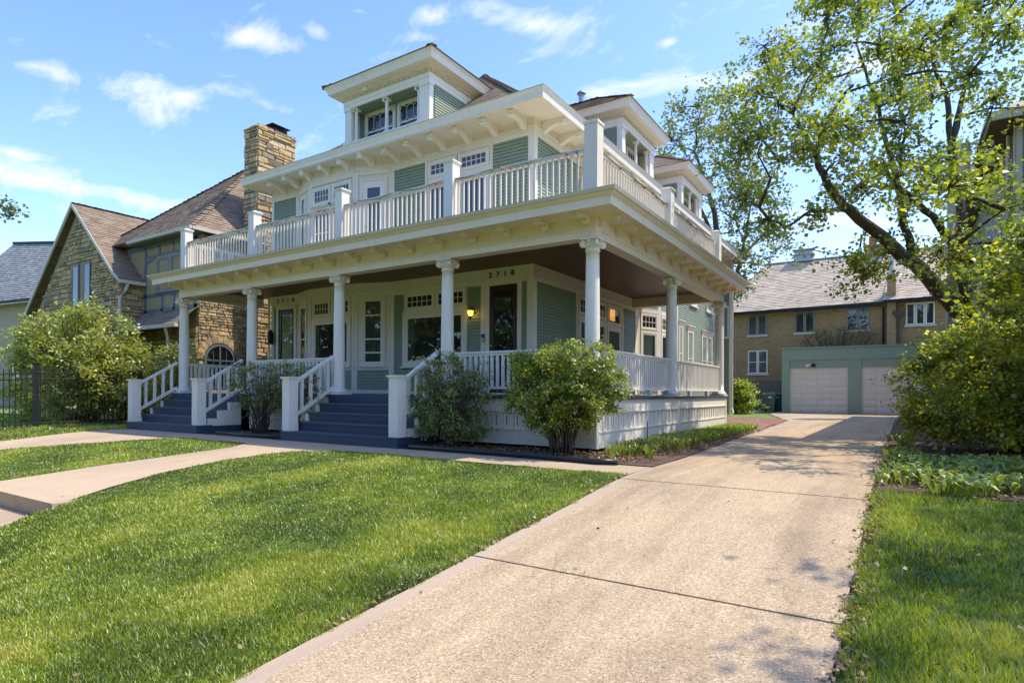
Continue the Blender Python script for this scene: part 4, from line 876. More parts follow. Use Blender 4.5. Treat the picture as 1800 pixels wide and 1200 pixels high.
# ---- fittings on the house
p = FF(-4.43, 1.98, .0)
lm = thing('wall_lamp', p, parent=H)
mb = MB(); mb.tube([FF(-4.40, 2.0, .0), FF(-4.40, 2.0, .03)], .06, 12); mb.tube([FF(-4.40, 2.02, .03), FF(-4.41, 2.16, .10), FF(-4.42, 2.14, .16), FF(-4.42, 2.08, .16)], .012, 6); mb.lathe([(.055, .06), (.078, .045), (.078, .03)], FF(-4.42, 2.02, .16), 12); mb.lathe([(.045, -.10), (.03, -.13), (.006, -.18)], FF(-4.42, 2.02, .16), 12); part('lamp_bracket', mb, M['iron'], lm)
mb = MB(); mb.lathe([(.035, -.10), (.062, -.05), (.074, .02), (.07, .035)], FF(-4.42, 2.02, .16), 14); part('lamp_globe', mb, M['lampglass'], lm, sm=True)
mb = MB(); FF.box(mb, -4.155, -4.065, 1.28, 1.48, .05, .075); o = part('doorbell', mb, M['metal'], H); mb = MB(); FF.box(mb, -4.145, -4.075, 1.39, 1.47, .075, .085); part('doorbell_screen', mb, M['iron'], o)
mb = MB(); q = FF(-12.29, 1.75, .12); mb.box(q[0]-.06, q[0]+.06, q[1]-.06, q[1]+.06, q[2]-.2, q[2]+.12); mb.lathe([(.09, .12), (.05, .2), (.01, .26)], q, 8); mb.tube([FF(-12.29, 1.9, .03), FF(-12.29, 1.95, .12)], .015, 6); part('wall_lantern', mb, M['iron'], H)
mb = MB(); mb.tube([(-12.42, 2.42, 3.0), (-12.42, 2.42, -.8)], .04, 8); part('downspout', mb, M['white'], H)
mb = MB(); mb.tube([(-2.30, 19.93, 6.2), (-2.30, 19.93, -.6), (-2.2, 19.8, -.85)], .045, 8); part('downspout', mb, M['cream'], H)
DG = bpy.context.evaluated_depsgraph_get()
def digits(txt, Fr, u0, u1, zc_, h):
    for i, ch in enumerate(txt):
        cu = bpy.data.curves.new('digit', 'FONT'); cu.body = ch; cu.size = h*1.38; cu.extrude = .008; cu.align_x = 'CENTER'; cu.offset = .002
        to = bpy.data.objects.new('tmp_digit', cu); COL.objects.link(to); bpy.context.view_layer.update()
        me = bpy.data.meshes.new_from_object(to.evaluated_get(bpy.context.evaluated_depsgraph_get())); bpy.data.objects.remove(to)
        me.materials.clear(); me.materials.append(M['iron']); me.name = 'house_number'
        o = inst('house_number', me, H, Fr(u0+(u1-u0)*i/3, zc_-h/2, .062), (PI/2, 0, math.atan2(Fr.U.y, Fr.U.x)))
digits('2718', FF, -3.90, -3.27, 2.885, .125); digits('2716', FF, -12.0, -11.27, 2.885, .125)
TREE_CL=[(5.0,1.4,3.1),(4.9,2.6,3.6),(6.3,4.0,3.4),(4.97,8.68,5.66),(0.58,6.73,7.87),(1.93,3.45,6.12),(4.42,3.67,5.04),(1.99,7.48,9.12),(5.97,9.34,9.61),(2.19,2.91,5.05),(4.39,4.79,4.9),(3.04,3.69,6.51),(3.16,2.8,4.86),(5.2,5.94,7.04),(6.04,6.52,6.25),(6.51,9.63,10.53),(3.49,3.05,5.0),(7.27,9.93,9.24),(4.32,4.17,4.2),(4.41,5.47,7.2),(4.35,4.96,6.46),(4.73,6.51,4.52),(3.49,8.45,10.7),(6.43,9.25,9.59),(2.52,8.31,8.11),(3.78,7.52,7.21),(4.01,5.73,7.57),(1.41,7.53,8.62),(5.86,6.67,4.13),(3.36,4.58,4.9),(4.63,6.99,9.72),(2.57,5.15,5.45),(3.01,7.86,5.09),(7.07,8.45,6.56),(3.55,7.64,6.41),(3.13,3.91,7.55),(4.74,9.17,9.39),(4.85,7.12,9.2),(3.58,6.87,4.91),(4.87,9.2,8.57),(7.6,11.37,8.57),(3.95,6.99,9.28),(5.79,6.07,7.44),(3.07,5.87,7.89),(5.05,9.43,7.7),(3.26,7.91,8.16),(5.52,9.32,10.51),(1.39,7.1,9.03),(3.53,6.72,9.03),(1.03,5.82,6.64),(2.26,6.58,7.99),(1.96,5.9,5.56),(1.94,2.53,4.71),(5.16,4.76,7.1),(5.48,4.85,6.16),(7.12,9.31,9.48),(6.71,5.43,8.05),(3.37,3.34,7.62),(2.17,4.54,6.28),(4.41,7.15,4.16),(6.05,4.75,6.85),(4.38,6.97,6.84),(4.3,7.74,9.24),(4.1,4.4,8.25),(4.0,5.7,5.14),(5.69,6.24,4.91),(1.99,4.4,3.82),(3.5,5.97,3.08),(3.76,6.14,2.77),(2.91,5.0,3.88),(1.46,4.66,4.47),(4.12,6.97,3.4),(4.55,6.06,4.14),(5.02,5.17,2.93),(5.5,5.48,2.7),(6.06,5.84,3.05)]
FAR_CL=[(-2.04,25.31,8.81),(-0.99,25.14,8.45),(-3.91,21.92,13.17),(-1.8,19.4,9.95),(-2.15,23.5,9.59),(-4.29,18.93,11.02),(-1.82,19.81,5.51),(-1.84,20.2,6.76),(-1.56,21.81,10.35),(-4.16,17.93,13.1),(-2.18,19.69,8.16),(-2.43,23.42,8.24),(-4.7,17.87,11.76),(-1.35,24.01,7.09),(-4.51,17.33,12.32),(-3.61,22.76,8.35),(-4.19,20.5,13.31),(-2.33,20.68,11.28),(-0.46,19.85,8.68),(-2.97,18.25,8.69),(-6.37,22.49,12.87),(-3.09,20.51,13.46),(-4.47,21.58,10.48),(-2.56,21.37,12.39),(-3.64,23.87,10.1),(-3.84,23.86,11.09),(-3.76,22.61,12.09),(-4.17,22.5,9.21),(-0.4,19.67,7.77),(-2.59,20.72,6.27),(-4.33,21.3,11.21),(-3.68,18.88,11.57),(-0.19,22.05,7.02),(-1.73,19.51,9.15),(-1.59,20.58,10.79),(-2.56,22.57,5.24),(-2.9,21.82,7.38),(-5.94,22.79,11.94),(-2.8,20.89,10.83),(-1.49,21.29,6.29),(-3.59,18.57,13.26),(-5.71,23.16,14.16),(-6.2,20.18,12.63),(-3.73,24.5,14.42)]

# ------------------------------------------------------------------ foliage tools
def branch_mesh(limbs, twigs, n=8):
    mb = MB()
    for pts, r0, r1 in limbs:
        m = len(pts); mb.tube(pts, [r0+(r1-r0)*i/(m-1) for i in range(m)], n)
    for pts, r0, r1 in twigs:
        m = len(pts); mb.tube(pts, [r0+(r1-r0)*i/(m-1) for i in range(m)], 4, cap=False)
    return mb
def rough_line(pts, k=3, amp=.06):
    out = []
    for a, b in zip(pts[:-1], pts[1:]):
        a, b = Vector(a), Vector(b)
        for i in range(k): out.append(a.lerp(b, i/k)+Vector([random.uniform(-amp, amp) for _ in range(3)])*(0 if i == 0 else 1))
    out.append(Vector(pts[-1])); return out
def connect(nodes, c, sag=.1, r=.03):
    c = Vector(c); best = min(nodes, key=lambda p: (Vector(p)-c).length+.6*max(0, p[2]-c.z)); a = Vector(best); L = (c-a).length
    mid1 = a.lerp(c, .35)+Vector((random.uniform(-.1, .1)*L, random.uniform(-.1, .1)*L, sag*L)); mid2 = a.lerp(c, .7)+Vector((random.uniform(-.08, .08)*L, random.uniform(-.08, .08)*L, sag*.7*L))
    return ([a, mid1, mid2, c], min(.06, r+.006*L), .007)
def crown(cls, rad, sub, leaves, size, flat=.7, subr=.2, droop=.3, twig=True, density_by=None):
    """leaf points in small sprays round each cluster, and a twig to each spray"""
    P = []; tw = []
    for c in cls:
        c = np.array(c[:3]); k = rng.poisson(sub)
        for _ in range(k):
            d = rng.normal(0, 1, 3); d /= np.linalg.norm(d); rr = rad*rng.uniform(.25, 1.15); s = c+d*rr*np.array([1, 1, flat])
            if twig: m = (c+s)/2+rng.normal(0, .05*rad, 3); tw.append(([tuple(c), tuple(m), tuple(s)], .012*rad/.7, .003))
            n = rng.poisson(leaves); ax = d*np.array([1, 1, .5])
            t = rng.uniform(-1, 1, n)[:, None]; P.append(s+ax*t*subr*1.5+rng.normal(0, subr*.55, (n, 3))*np.array([1, 1, .7]))
    return np.concatenate(P), tw
def tree(name, base, limbs, cls, rad, sub, leaves, size, leafm, label, cat='tree', flat=.7, subr=.22, twigr=.03, bark='bark', rb=None, conn=True, group=None, trunkname='trunk', crownname='crown', droop=.3, aspect=.42, toward=None):
    t = thing(name, base, label, cat, group)
    L = []; nodes = []
    for pts, r0, r1 in limbs:
        q = rough_line(pts, 3, .035*max(1, r0*6)); L.append((q, r0, r1)); nodes += [tuple(p) for p in q[2:]]
    P, tw = crown(cls, rad, sub, leaves, size, flat, subr)
    if conn:
        order = sorted(cls, key=lambda c: min((Vector(c)-Vector(p)).length for p in nodes))
        for c in order: w = connect(nodes, c, .06, twigr); tw.append(w); nodes.append(tuple(w[0][1])); nodes.append(tuple(w[0][2])); nodes.append(tuple(c))
    part(trunkname, branch_mesh(L, tw), M[bark], t, sm=True)
    V = leafgeo(P, size, droop, aspect); n = len(P)
    cl = .5+.22*pnoise(P[:, 0]+P[:, 2]*.5, P[:, 1]-P[:, 2]*.4, 1.6/max(rad, .3), 4)
    r = np.clip(cl+rng.normal(0, .2, n), 0, 1)
    tri_mesh(crownname, V, 4, M[leafm], r, t, base, kind='stuff'); return t

# ------------------------------------------------------------------ stone work
def stones(Fr, u0, u1, z0, z1, inside, parent, budget, hmin=.10, hmax=.26, wmin=.15, wmax=.55, dep=.05, fake=None, name='stone', skip=None):
    """irregular ledge stones; the first `budget` are objects of their own"""
    lst = []
    z = z0
    while z < z1:
        h = random.uniform(hmin, hmax); u = u0-random.uniform(0, .2)
        while u < u1:
            w = random.uniform(wmin, wmax)*(.7+h*2); hh = h
            parts = [(z, h)]
            if h > .19 and random.random() < .45: k = random.uniform(.4, .6); parts = [(z, h*k), (z+h*k, h*(1-k))]
            for (zz, hh) in parts:
                a, b = max(u, u0), min(u+w, u1)
                if b-a > .05 and inside(a, b, zz, zz+hh): lst.append((a, b, zz, zz+hh))
            u += w
        z += h
    def geo(mb, s):
        a, b, c, d = s; g = .008; j = lambda k=.018: random.uniform(-k, k); D_ = dep*random.uniform(.5, 1.3); ch = .016
        base = [(a+g+j(), c+g+j()), ((a+b)/2+j(), c+g+j()), (b-g+j(), c+g+j()), (b-g+j(.01), d-g+j()), ((a+b)/2+j(.03), d-g+j()), (a+g+j(.01), d-g+j())]
        cu, cz = (a+b)/2, (c+d)/2; sx = max(.4, 1-2*ch/(b-a)); sz = max(.3, 1-2*ch/(d-c))
        vs = [Fr(u, z, -.02) for u, z in base]+[Fr(cu+(u-cu)*sx, cz+(z-cz)*sz, D_+random.uniform(-.01, .01)) for u, z in base]
        mb.add(vs, [(6, 7, 8, 9, 10, 11)]+[(i, (i+1) % 6, 6+(i+1) % 6, 6+i) for i in range(6)])
    random.shuffle(lst); lst.sort(key=lambda s: -(s[1]-s[0])*(s[3]-s[2])); own, rest = lst[:budget], lst[budget:]
    for s in own: mb = MB(); geo(mb, s); part(name, mb, M['stone'], parent)
    if rest:
        mb = MB()
        for s in rest: geo(mb, s)
        part('small_stones', mb, M['stonej'], parent, kind='stuff')

# ------------------------------------------------------------------ stone and half-timbered neighbour
NB = thing('stone_house', (-19, 5, G0), 'ochre stone and half-timbered house with steep brown shingle roofs, left of the porch house', 'house')
NX, NY = -16.0, 2.15
GY, GX0, GX1, GAX, GAZ = 1.4, -27.9, -19.75, -23.3, 7.5
mb = MB(); mb.box(-22.5, NX-.02, NY+.02, 12, -1.1, 5.55); part('wall', mb, M['mortar'], NB)
mb = MB(); mb.extr([(GX0+.3, -1.1), (GX1-.02, -1.1), (GX1-.02, 4.05), (GAX, 7.35), (GX0+.3, 3.0)], GY+.02, 6, lambda a, b, w: (a, w, b)); part('gable_wall', mb, M['mortar'], NB)
GF = Frame((0, GY), U=(1, 0, 0))
def ingable(a, b, c, d):
    if c < 1.6: return False
    if any(not (b < w0-.02 or a > w1+.02 or d < 3.4 or c > 5.1) for w0, w1 in ((-23.75, -23.15), (-22.75, -22.15))): return False
    m = d-.0
    return all(z < 4.05+(GX1-u)*.925 and z < 3.2+(u-(GX0+.35))*.93 for u, z in ((a, d), (b, d), (b, c), (a, c)))
stones(GF, GX0+.2, GX1, 1.5, 7.4, ingable, NB, 150, hmin=.10, hmax=.22, wmin=.18, wmax=.5, dep=.035)
mb = MB(); GF.box(mb, GX0+.2, GX1, -1.1, 1.55, 0, .04); part('lower_wall', mb, M['stonej'], NB)
GS = Frame((GX1, GY), U=(0, 1, 0)); stones(GS, 0, .75, -1, 4.2, lambda a, b, c, d: True, NB, 25, hmin=.14, hmax=.28)
for u in (-23.45, -22.45): window(GF, u-.28, u+.28, 3.42, 5.08, NB, cas=.07, frame='greyblue', rails=(), dep=.03, sill=False)
# side wall (faces the porch house), arched window and chimney breast
NS = Frame((NX, 0), U=(0, 1, 0)); arc = 2.95
def inside_side(a, b, c, d):
    cu = (a+b)/2; cz = (c+d)/2
    if c > 5.4: return False
    if abs(cu-arc) < .62 and cz < 1.15: return False
    if math.hypot(cu-arc, max(0, cz-1.15)) < .64 and cz < 1.9: return False
    return not (3.95 < cu < 6.1)
stones(NS, NY+.02, 9, -.9, 5.5, inside_side, NB, 70, hmin=.07, hmax=.16, wmin=.15, wmax=.45, dep=.03)
mb = MB(); prof = [(math.cos(PI*k/14), math.sin(PI*k/14)) for k in range(15)]
outer = [(arc+.58*c, 1.15+.58*s) for c, s in prof]; inner = [(arc+.5*c, 1.15+.5*s) for c, s in prof]
mb.extr([(arc+.58, .2)]+outer+[(arc-.58, .2), (arc-.5, .2)]+inner[::-1]+[(arc+.5, .2)], -.01, .06, lambda a, b, w: NS(a, b, w)); NS.box(mb, arc-.025, arc+.025, .2, 1.64, .0, .05); NS.box(mb, arc-.5, arc+.5, 1.12, 1.16, .0, .05); NS.box(mb, arc-.25, arc-.235, .2, 1.5, 0, .04); NS.box(mb, arc+.235, arc+.25, .2, 1.5, 0, .04)
aw = part('arched_window', mb, M['greyblue'], NB)
mb = MB(); mb.extr([(arc+.5, .2)]+inner+[(arc-.5, .2)], .005, .01, lambda a, b, w: NS(a, b, w)); part('backing', mb, M['dark'], aw); mb = MB(); mb.extr([(arc+.5, .2)]+inner+[(arc-.5, .2)], .02, .022, lambda a, b, w: NS(a, b, w)); part('glass', mb, M['glass'], aw)
for k in range(11):
    a0_ = PI*k/11; a1_ = PI*(k+.88)/11; mb = MB(); mb.extr([(arc+.62*math.cos(a0_), 1.15+.62*math.sin(a0_)), (arc+.86*math.cos(a0_), 1.15+.86*math.sin(a0_)), (arc+.86*math.cos(a1_), 1.15+.86*math.sin(a1_)), (arc+.62*math.cos(a1_), 1.15+.62*math.sin(a1_))], 0, .05, lambda a, b, w: NS(a, b, w)); part('stone', mb, M['stone'], NB)
ch = thing('chimney', (-15.7, 4.9, G0), parent=NB); CY0, CY1, CX0, CX1 = 3.98, 5.62, -16.15, -15.35
mb = MB(); mb.box(CX0+.03, CX1-.03, CY0+.03, CY1-.03, -1, 9.72); part('flue', mb, M['mortar'], ch)
tr = lambda a, b, c, d: True
stones(Frame((CX1-.02, CY0), U=(0, 1, 0)), 0, CY1-CY0, 2.6, 9.72, tr, ch, 95, hmin=.11, hmax=.24, wmin=.2, wmax=.7, dep=.06)
stones(Frame((CX1-.02, CY0), U=(0, 1, 0)), 0, CY1-CY0, -1, 2.6, tr, ch, 30, hmin=.09, hmax=.2, wmin=.2, wmax=.6, dep=.06)
stones(Frame((CX0, CY0+.02), U=(1, 0, 0)), 0, CX1-CX0, 3, 9.72, tr, ch, 50, hmin=.11, hmax=.24, wmin=.2, wmax=.5, dep=.05)
mb = MB(); mb.add([(CX0-.05, CY0-.05, 9.72), (CX1+.05, CY0-.05, 9.72), (CX1+.05, CY1+.05, 9.72), (CX0-.05, CY1+.05, 9.72), (CX0+.05, CY0+.05, 9.84), (CX1-.05, CY0+.05, 9.84), (CX1-.05, CY1-.05, 9.8), (CX0+.05, CY1-.05, 9.8)], [(0, 1, 5, 4), (1, 2, 6, 5), (2, 3, 7, 6), (3, 0, 4, 7), (4, 5, 6, 7), (3, 2, 1, 0)]); part('chimney_cap', mb, M['stonej'], ch)
mb = MB(); mb.box(-15.95, -15.5, 4.75, 5.35, 9.86, 10.0); mb.add([(-16.05, 4.62, 10.1), (-15.4, 4.62, 10.1), (-15.4, 5.45, 10.1), (-16.05, 5.45, 10.1), (-15.75, 5.05, 10.2)], [(0, 1, 4), (1, 2, 4), (2, 3, 4), (3, 0, 4), (3, 2, 1, 0)]); part('flue_cover', mb, M['iron'], ch)
# half-timbered front
TF = Frame((0, NY), U=(1, 0, 0))
mb = MB(); TF.box(mb, -20.6, NX, 2.95, 5.5, .0, .03); part('stucco_panel', mb, M['stucco'], NB)
tb = [(-20.6, NX+.03, 5.32, 5.5), (-20.6, NX+.03, 3.52, 3.64), (-20.6, NX+.03, 2.95, 3.07), (NX-.15, NX+.03, 2.95, 5.4), (-16.9, -16.78, 2.95, 3.55), (-18.3, -18.18, 2.95, 3.55), (-17.5, -17.38, 2.95, 3.55), (-19.5, -19.38, 2.95, 5.4), (-16.75, -16.65, 3.6, 5.4), (-17.55, -17.45, 5.05, 5.4), (-18.5, -18.4, 5.05, 5.4), (-19.4, -16.7, 5.0, 5.08)]
for b in tb: mb = MB(); TF.box(mb, *b, .03, .055); part('timber', mb, M['greyblue'], NB)
mb = MB(); mb.extr([(-19.4, 4.75), (-18.7, 4.95), (-18.7, 5.08), (-19.4, 4.88)], .03, .05, lambda a, b, w: TF(a, b, w)); part('timber', mb, M['greyblue'], NB)
for u0_, u1_ in ((-19.3, -18.75),): pass
window(TF, -18.62, -17.72, 3.66, 4.98, NB, cas=.09, frame='taupe', curt=[(0, .5, 'curtain')], dep=.07); window(TF, -17.70, -16.82, 3.66, 4.98, NB, cas=.09, frame='taupe', dep=.07)
stones(TF, -20.5, NX, -1, 2.2, lambda a, b, c, d: True, NB, 20, hmin=.12, hmax=.25, wmin=.2, wmax=.6)
# roofs
mb = MB(); EX = NX+.32; EYn = NY-.42; ze = 5.62; pk = (-18.7, 5.9, 9.45); zl = -22.6
for q in ([(zl, EYn, ze), (EX, EYn, ze), pk, (pk[0]-.01, pk[1], pk[2])], [(EX, EYn, ze), (EX, 10.5, ze), (pk[0], 7.5, pk[2]), pk]): shingles(mb, *q, course=.14, tab=.28, lift=.02)
part('shingles', mb, M['shingle'], NB, kind='stuff')
mb = MB(); mb.add([(zl, EYn, ze-.02), (EX, EYn, ze-.02), (EX, 10.5, ze-.02), (zl, 10.5, ze-.02), (pk[0], pk[1], pk[2]-.02), (pk[0], 7.5, pk[2]-.02)], [(0, 1, 4), (1, 2, 5, 4), (2, 3, 5), (3, 0, 4, 5), (3, 2, 1, 0)]); part('roof', mb, M['shingle'], NB)
mb = MB(); caps(mb, (EX, EYn, ze), pk, w=.14, lift=.05); caps(mb, (zl, EYn, ze), pk, w=.14, lift=.05); part('ridge_caps', mb, M['shingle'], NB, kind='stuff')
mb = MB(); mb.box(-19.9, EX+.08, EYn-.1, EYn+.02, ze-.12, ze-.005); part('gutter', mb, M['gutter'], NB); mb = MB(); mb.box(EX, EX+.1, EYn, 10, ze-.12, ze-.005); part('gutter', mb, M['gutter'], NB)
mb = MB(); mb.box(-20, EX-.02, EYn+.03, NY, ze-.14, ze-.10); part('eave_board', mb, M['greyblue'], NB)
# gable roof of the cross wing (front plane edge to valley) with flared eaves
def gz(x): return GAZ-abs(x-GAX)*.895
ys, ye = GY-.22, 7.5
mb = MB(); xe = -19.65; ze1 = gz(xe)+.02
shingles(mb, (xe+.22, ye, ze1-.12), (xe+.22, ys, ze1-.12), (xe-.3, ys, gz(xe-.3)), (xe-.3, ye, gz(xe-.3)), course=.14, tab=.28, lift=.02); shingles(mb, (xe-.3, ye, gz(xe-.3)), (xe-.3, ys, gz(xe-.3)), (GAX, ys, GAZ), (GAX, ye, GAZ), course=.14, tab=.28, lift=.02)
shingles(mb, (-28.1, ys, gz(-28.1)), (-28.1, ye, gz(-28.1)), (GAX, ye, GAZ), (GAX, ys, GAZ), course=.14, tab=.4, lift=.02); part('shingles', mb, M['shingle'], NB, kind='stuff')
mb = MB(); caps(mb, (GAX, ys, GAZ), (GAX, ye, GAZ)); part('ridge_caps', mb, M['shingle'], NB, kind='stuff')
mb = MB(); T_ = lambda a, b, w: (a, w, b)
mb.extr([(GAX, GAZ+.0), (xe-.3, gz(xe-.3)), (xe+.22, ze1-.14), (xe+.22, ze1-.24), (xe-.32, gz(xe-.3)-.13), (GAX, GAZ-.16)], ys-.03, ys+.03, T_); mb.extr([(GAX, GAZ), (GAX, GAZ-.16), (-28.1, gz(-28.1)-.16), (-28.1, gz(-28.1))], ys-.03, ys+.03, T_); part('verge_board', mb, M['gutter'], NB)
mb = MB(); mb.box(xe+.12, xe+.26, GY-.2, NY-.05, ze1-.28, ze1-.15); part('gutter', mb, M['gutter'], NB)
mb = MB(); mb.tube([(xe+.2, 1.5, ze1-.25), (xe+.15, 1.45, ze1-.5), (xe+.0, 1.32, ze1-.8), (xe+.0, 1.32, 1.9), (xe-.1, 1.25, 1.6)], .06, 8); part('downspout', mb, M['gutter'], NB)
# pent roof under the timbered storey
mb = MB(); shingles(mb, (-19.7, NY-.75, 2.32), (NX+.1, NY-.75, 2.32), (NX+.1, NY, 2.98), (-19.7, NY, 2.98), lift=.02); part('pent_shingles', mb, M['shingle'], NB, kind='stuff')
mb = MB(); mb.box(-19.7, NX+.15, NY-.87, NY-.74, 2.2, 2.32); part('gutter', mb, M['gutter'], NB); mb = MB(); mb.tube([(-16.6, NY-.78, 2.2), (-16.6, NY-.7, 1.9), (-16.6, NY-.65, -.9)], .05, 8); part('downspout', mb, M['gutter'], NB)
# slate roofed house beyond
SL = thing('slate_roof_house', (-42, 9, G0), 'tan stuccoed house with a grey slate roof at the far left edge', 'house')
mb = MB(); mb.extr([(-58, -1.5), (-36.5, -1.5), (-36.5, 5.6), (-58, 6.35)], 6.6, 16, T_); part('wall', mb, M['stuccow'], SL)
mb = MB(); shingles(mb, (-60, 6, 5.9+.6), (-34.8, 6, 5.9-.3), (-33.5, 11, 11.0-1.6), (-60, 11, 12.6), course=.24, tab=.35, lift=.04); part('slates', mb, M['slate'], SL, kind='stuff')
mb = MB(); mb.add([(-60, 6, 6.48), (-34.8, 6, 5.58), (-33.5, 11, 9.38), (-60, 11, 12.58), (-60, 16, 6), (-34, 16, 6)], [(0, 1, 2, 3), (3, 2, 5, 4)]); part('roof', mb, M['slate'], SL)
mb = MB(); mb.tube([(-60, 11, 12.68), (-33.5, 11, 9.44)], .13, 6); part('ridge', mb, M['iron'], SL)
mb = MB(); mb.extr([(-60, 6.45), (-34.7, 5.55), (-34.7, 5.4), (-60, 6.3)], 5.85, 6.05, T_); part('eave_board', mb, M['bark'], SL)
SLF = Frame((0, 6.6), U=(1, 0, 0)); window(SLF, -40.6, -38.3, 3.1, 5.3, SL, cas=.12, frame='greyblue'); window(SLF, -46.5, -44.9, .2, 2.2, SL, cas=.12, frame='greyblue', rails=(1.2,))

# ------------------------------------------------------------------ brown brick building behind the garage
AB = thing('brick_building', (2, 36, G0), 'long brown brick building with a weathered grey roof behind the garage', 'building')
BF = Frame((0, 34), U=(1, 0, 0))
mb = MB(); mb.box(-6.1, 14, 34, 44, -1.2, 5.62); part('wall', mb, M['brick'], AB)
ws = [(-4.48, -3.27, 4.05, 5.40), (-1.55, -.38, 4.08, 5.42), (1.42, 2.66, 4.1, 5.44), (-4.48, -3.2, 1.44, 3.0), (4.55, 6.0, 4.25, 5.55)]
for i, (a, b, c, d) in enumerate(ws):
    n = 3 if i == 4 else 2
    for k in range(n):
        w = (b-a)/n; window(BF, a+k*w+.01, a+(k+1)*w-.01, c, d, AB, cas=.045, frame='trim' if i > 2 else 'taupe', rails=((c+d)/2,) if i == 3 else (), back='blind', sash=.03, sill=False)
    mb = MB(); BF.box(mb, a-.08, b+.08, c-.13, c-.01, 0, .09); part('window_sill', mb, M['gutter'], AB)
zt = lambda x: 5.62+.0*x
mb = MB(); shingles(mb, (-6.8, 33.5, 5.58), (3.35, 33.5, 5.72), (3.9, 38.6, 9.62), (-4.2, 38.6, 9.62), course=.22, tab=.4, lift=.03); shingles(mb, (3.36, 33.3, 5.74), (14, 33.3, 5.9), (14, 38.6, 9.62), (3.9, 38.6, 9.62), course=.22, tab=.4, lift=.03); part('shingles', mb, M['greyroof'], AB, kind='stuff')
mb = MB(); mb.add([(-6.8, 33.5, 5.56), (14, 33.5, 5.8), (14, 38.6, 9.58), (-4.2, 38.6, 9.58), (-6.8, 44, 5.6), (14, 44, 5.6)], [(0, 1, 2, 3), (3, 2, 5, 4), (0, 3, 4)]); part('roof', mb, M['greyroof'], AB)
mb = MB(); mb.tube([(-4.2, 38.6, 9.66), (14, 38.6, 9.66)], .09, 5); part('ridge', mb, M['greyblue'], AB)
mb = MB(); mb.box(-6.8, 3.35, 33.4, 33.52, 5.42, 5.62); mb.box(3.4, 14, 33.2, 33.34, 5.58, 5.76); part('gutter', mb, M['iron'], AB)
mb = MB(); mb.tube([(3.42, 33.7, 5.4), (3.42, 33.85, 5.1), (3.42, 33.85, -1)], .06, 6); part('downspout', mb, M['iron'], AB)
mb = MB(); mb.box(3.6, 4.05, 33.6, 34.1, -1, 7.35); part('chimney', mb, M['brick'], AB); mb = MB(); mb.lathe([(.12, 0), (.12, .9), (.16, .9), (.16, 1.0)], (3.82, 33.85, 7.35), 10); part('flue_pipe', mb, M['metal'], AB)
mb = MB(); mb.lathe([(.06, 0), (.3, .35), (.34, .42), (.34, .5)], (4.2, 33.6, 4.55), 8); mb.tube([(4.2, 33.7, 4.6), (4.2, 33.85, -1)], .07, 6); part('rain_hopper', mb, M['bark'], AB)
mb = MB(); mb.box(2.2, 3.5, 38.2, 39, 9.4, 10.1); mb.box(2.1, 3.6, 38.1, 39.1, 10.1, 10.22); cc = part('chimney', mb, M['brick'], AB); mb = MB(); mb.lathe([(.16, 0), (.19, .3), (.17, .55), (.2, .62)], (2.6, 38.6, 10.22), 10); part('chimney_pot', mb, M['terracotta'], cc)
mb = MB(); mb.box(-2.25, -1.0, 38.3, 39, 9.6, 10.05); mb.box(-2.35, -.9, 38.2, 39.1, 10.05, 10.12); mb.box(-2.2, -1.05, 38.4, 38.9, 10.12, 10.4); mb.box(-2.35, -.9, 38.2, 39.1, 10.4, 10.46); part('roof_vent', mb, M['metal'], AB)

# ------------------------------------------------------------------ garage
GR = thing('garage', (3, 29, G0), 'flat roofed green garage with two pale panelled doors at the end of the driveway', 'garage')
GFr = Frame((0, 27), U=(1, 0, 0)); gx0 = -1.22
mb = MB(); mb.box(gx0, 8.5, 27.02, 33, -1.1, 2.5); part('wall', mb, M['garage'], GR)
for b in ((gx0, -.83, G0-.05, 1.93, .10), (1.99, 2.61, G0-.05, 1.93, .10), (5.45, 6.1, G0-.05, 1.93, .10), (gx0, 8.5, 1.93, 2.55, .12)): mb = MB(); GFr.box(mb, *b[:4], -.02, b[4]); part('pillar' if b[3] < 2 else 'parapet', mb, M['garage'], GR)
mb = MB(); GFr.box(mb, gx0-.06, 8.6, 2.551, 2.62, -6, .18); part('coping', mb, M['garage'], GR)
for a, b in ((-.83, 1.99), (2.61, 5.45)):
    mb = MB(); GFr.box(mb, a, b, 1.48, 1.93, .0, .06); part('door_header', mb, M['garage'], GR)
    mb = MB(); GFr.box(mb, a, b, G0, 1.48, -.01, .012); gd = part('garage_door', mb, M['gdoor'], GR)
    nr, nc = 7, 4; hgt = (1.46-G0)/nr; wd = (b-a-.06)/nc
    for i in range(nr):
        for j in range(nc):
            u = a+.03+j*wd; z = G0+.01+i*hgt; mb = MB(); vs = []
            for (du, dz, d) in ((.03, .03, .012), (.09, .09, .032)):
                vs += [GFr(u+du, z+dz, d), GFr(u+wd-du, z+dz, d), GFr(u+wd-du, z+hgt-dz, d), GFr(u+du, z+hgt-dz, d)]
            mb.add(vs, [(4, 5, 6, 7), (0, 1, 5, 4), (1, 2, 6, 5), (2, 3, 7, 6), (3, 0, 4, 7)]); part('panel', mb, M['gdoor'], gd)
p = GFr(.1, 1.60, .1); mb = MB(); mb.tube([GFr(.22, 1.66, .05), GFr(.22, 1.66, .16)], .05, 8); mb.tube([GFr(.2, 1.64, .14), GFr(.02, 1.60, .24)], [.06, .09], 12); part('floodlight', mb, M['white'], GR); mb = MB(); mb.tube([GFr(.26, 1.64, .14), GFr(.42, 1.60, .24)], [.06, .09], 12); part('floodlight', mb, M['iron'], GR)
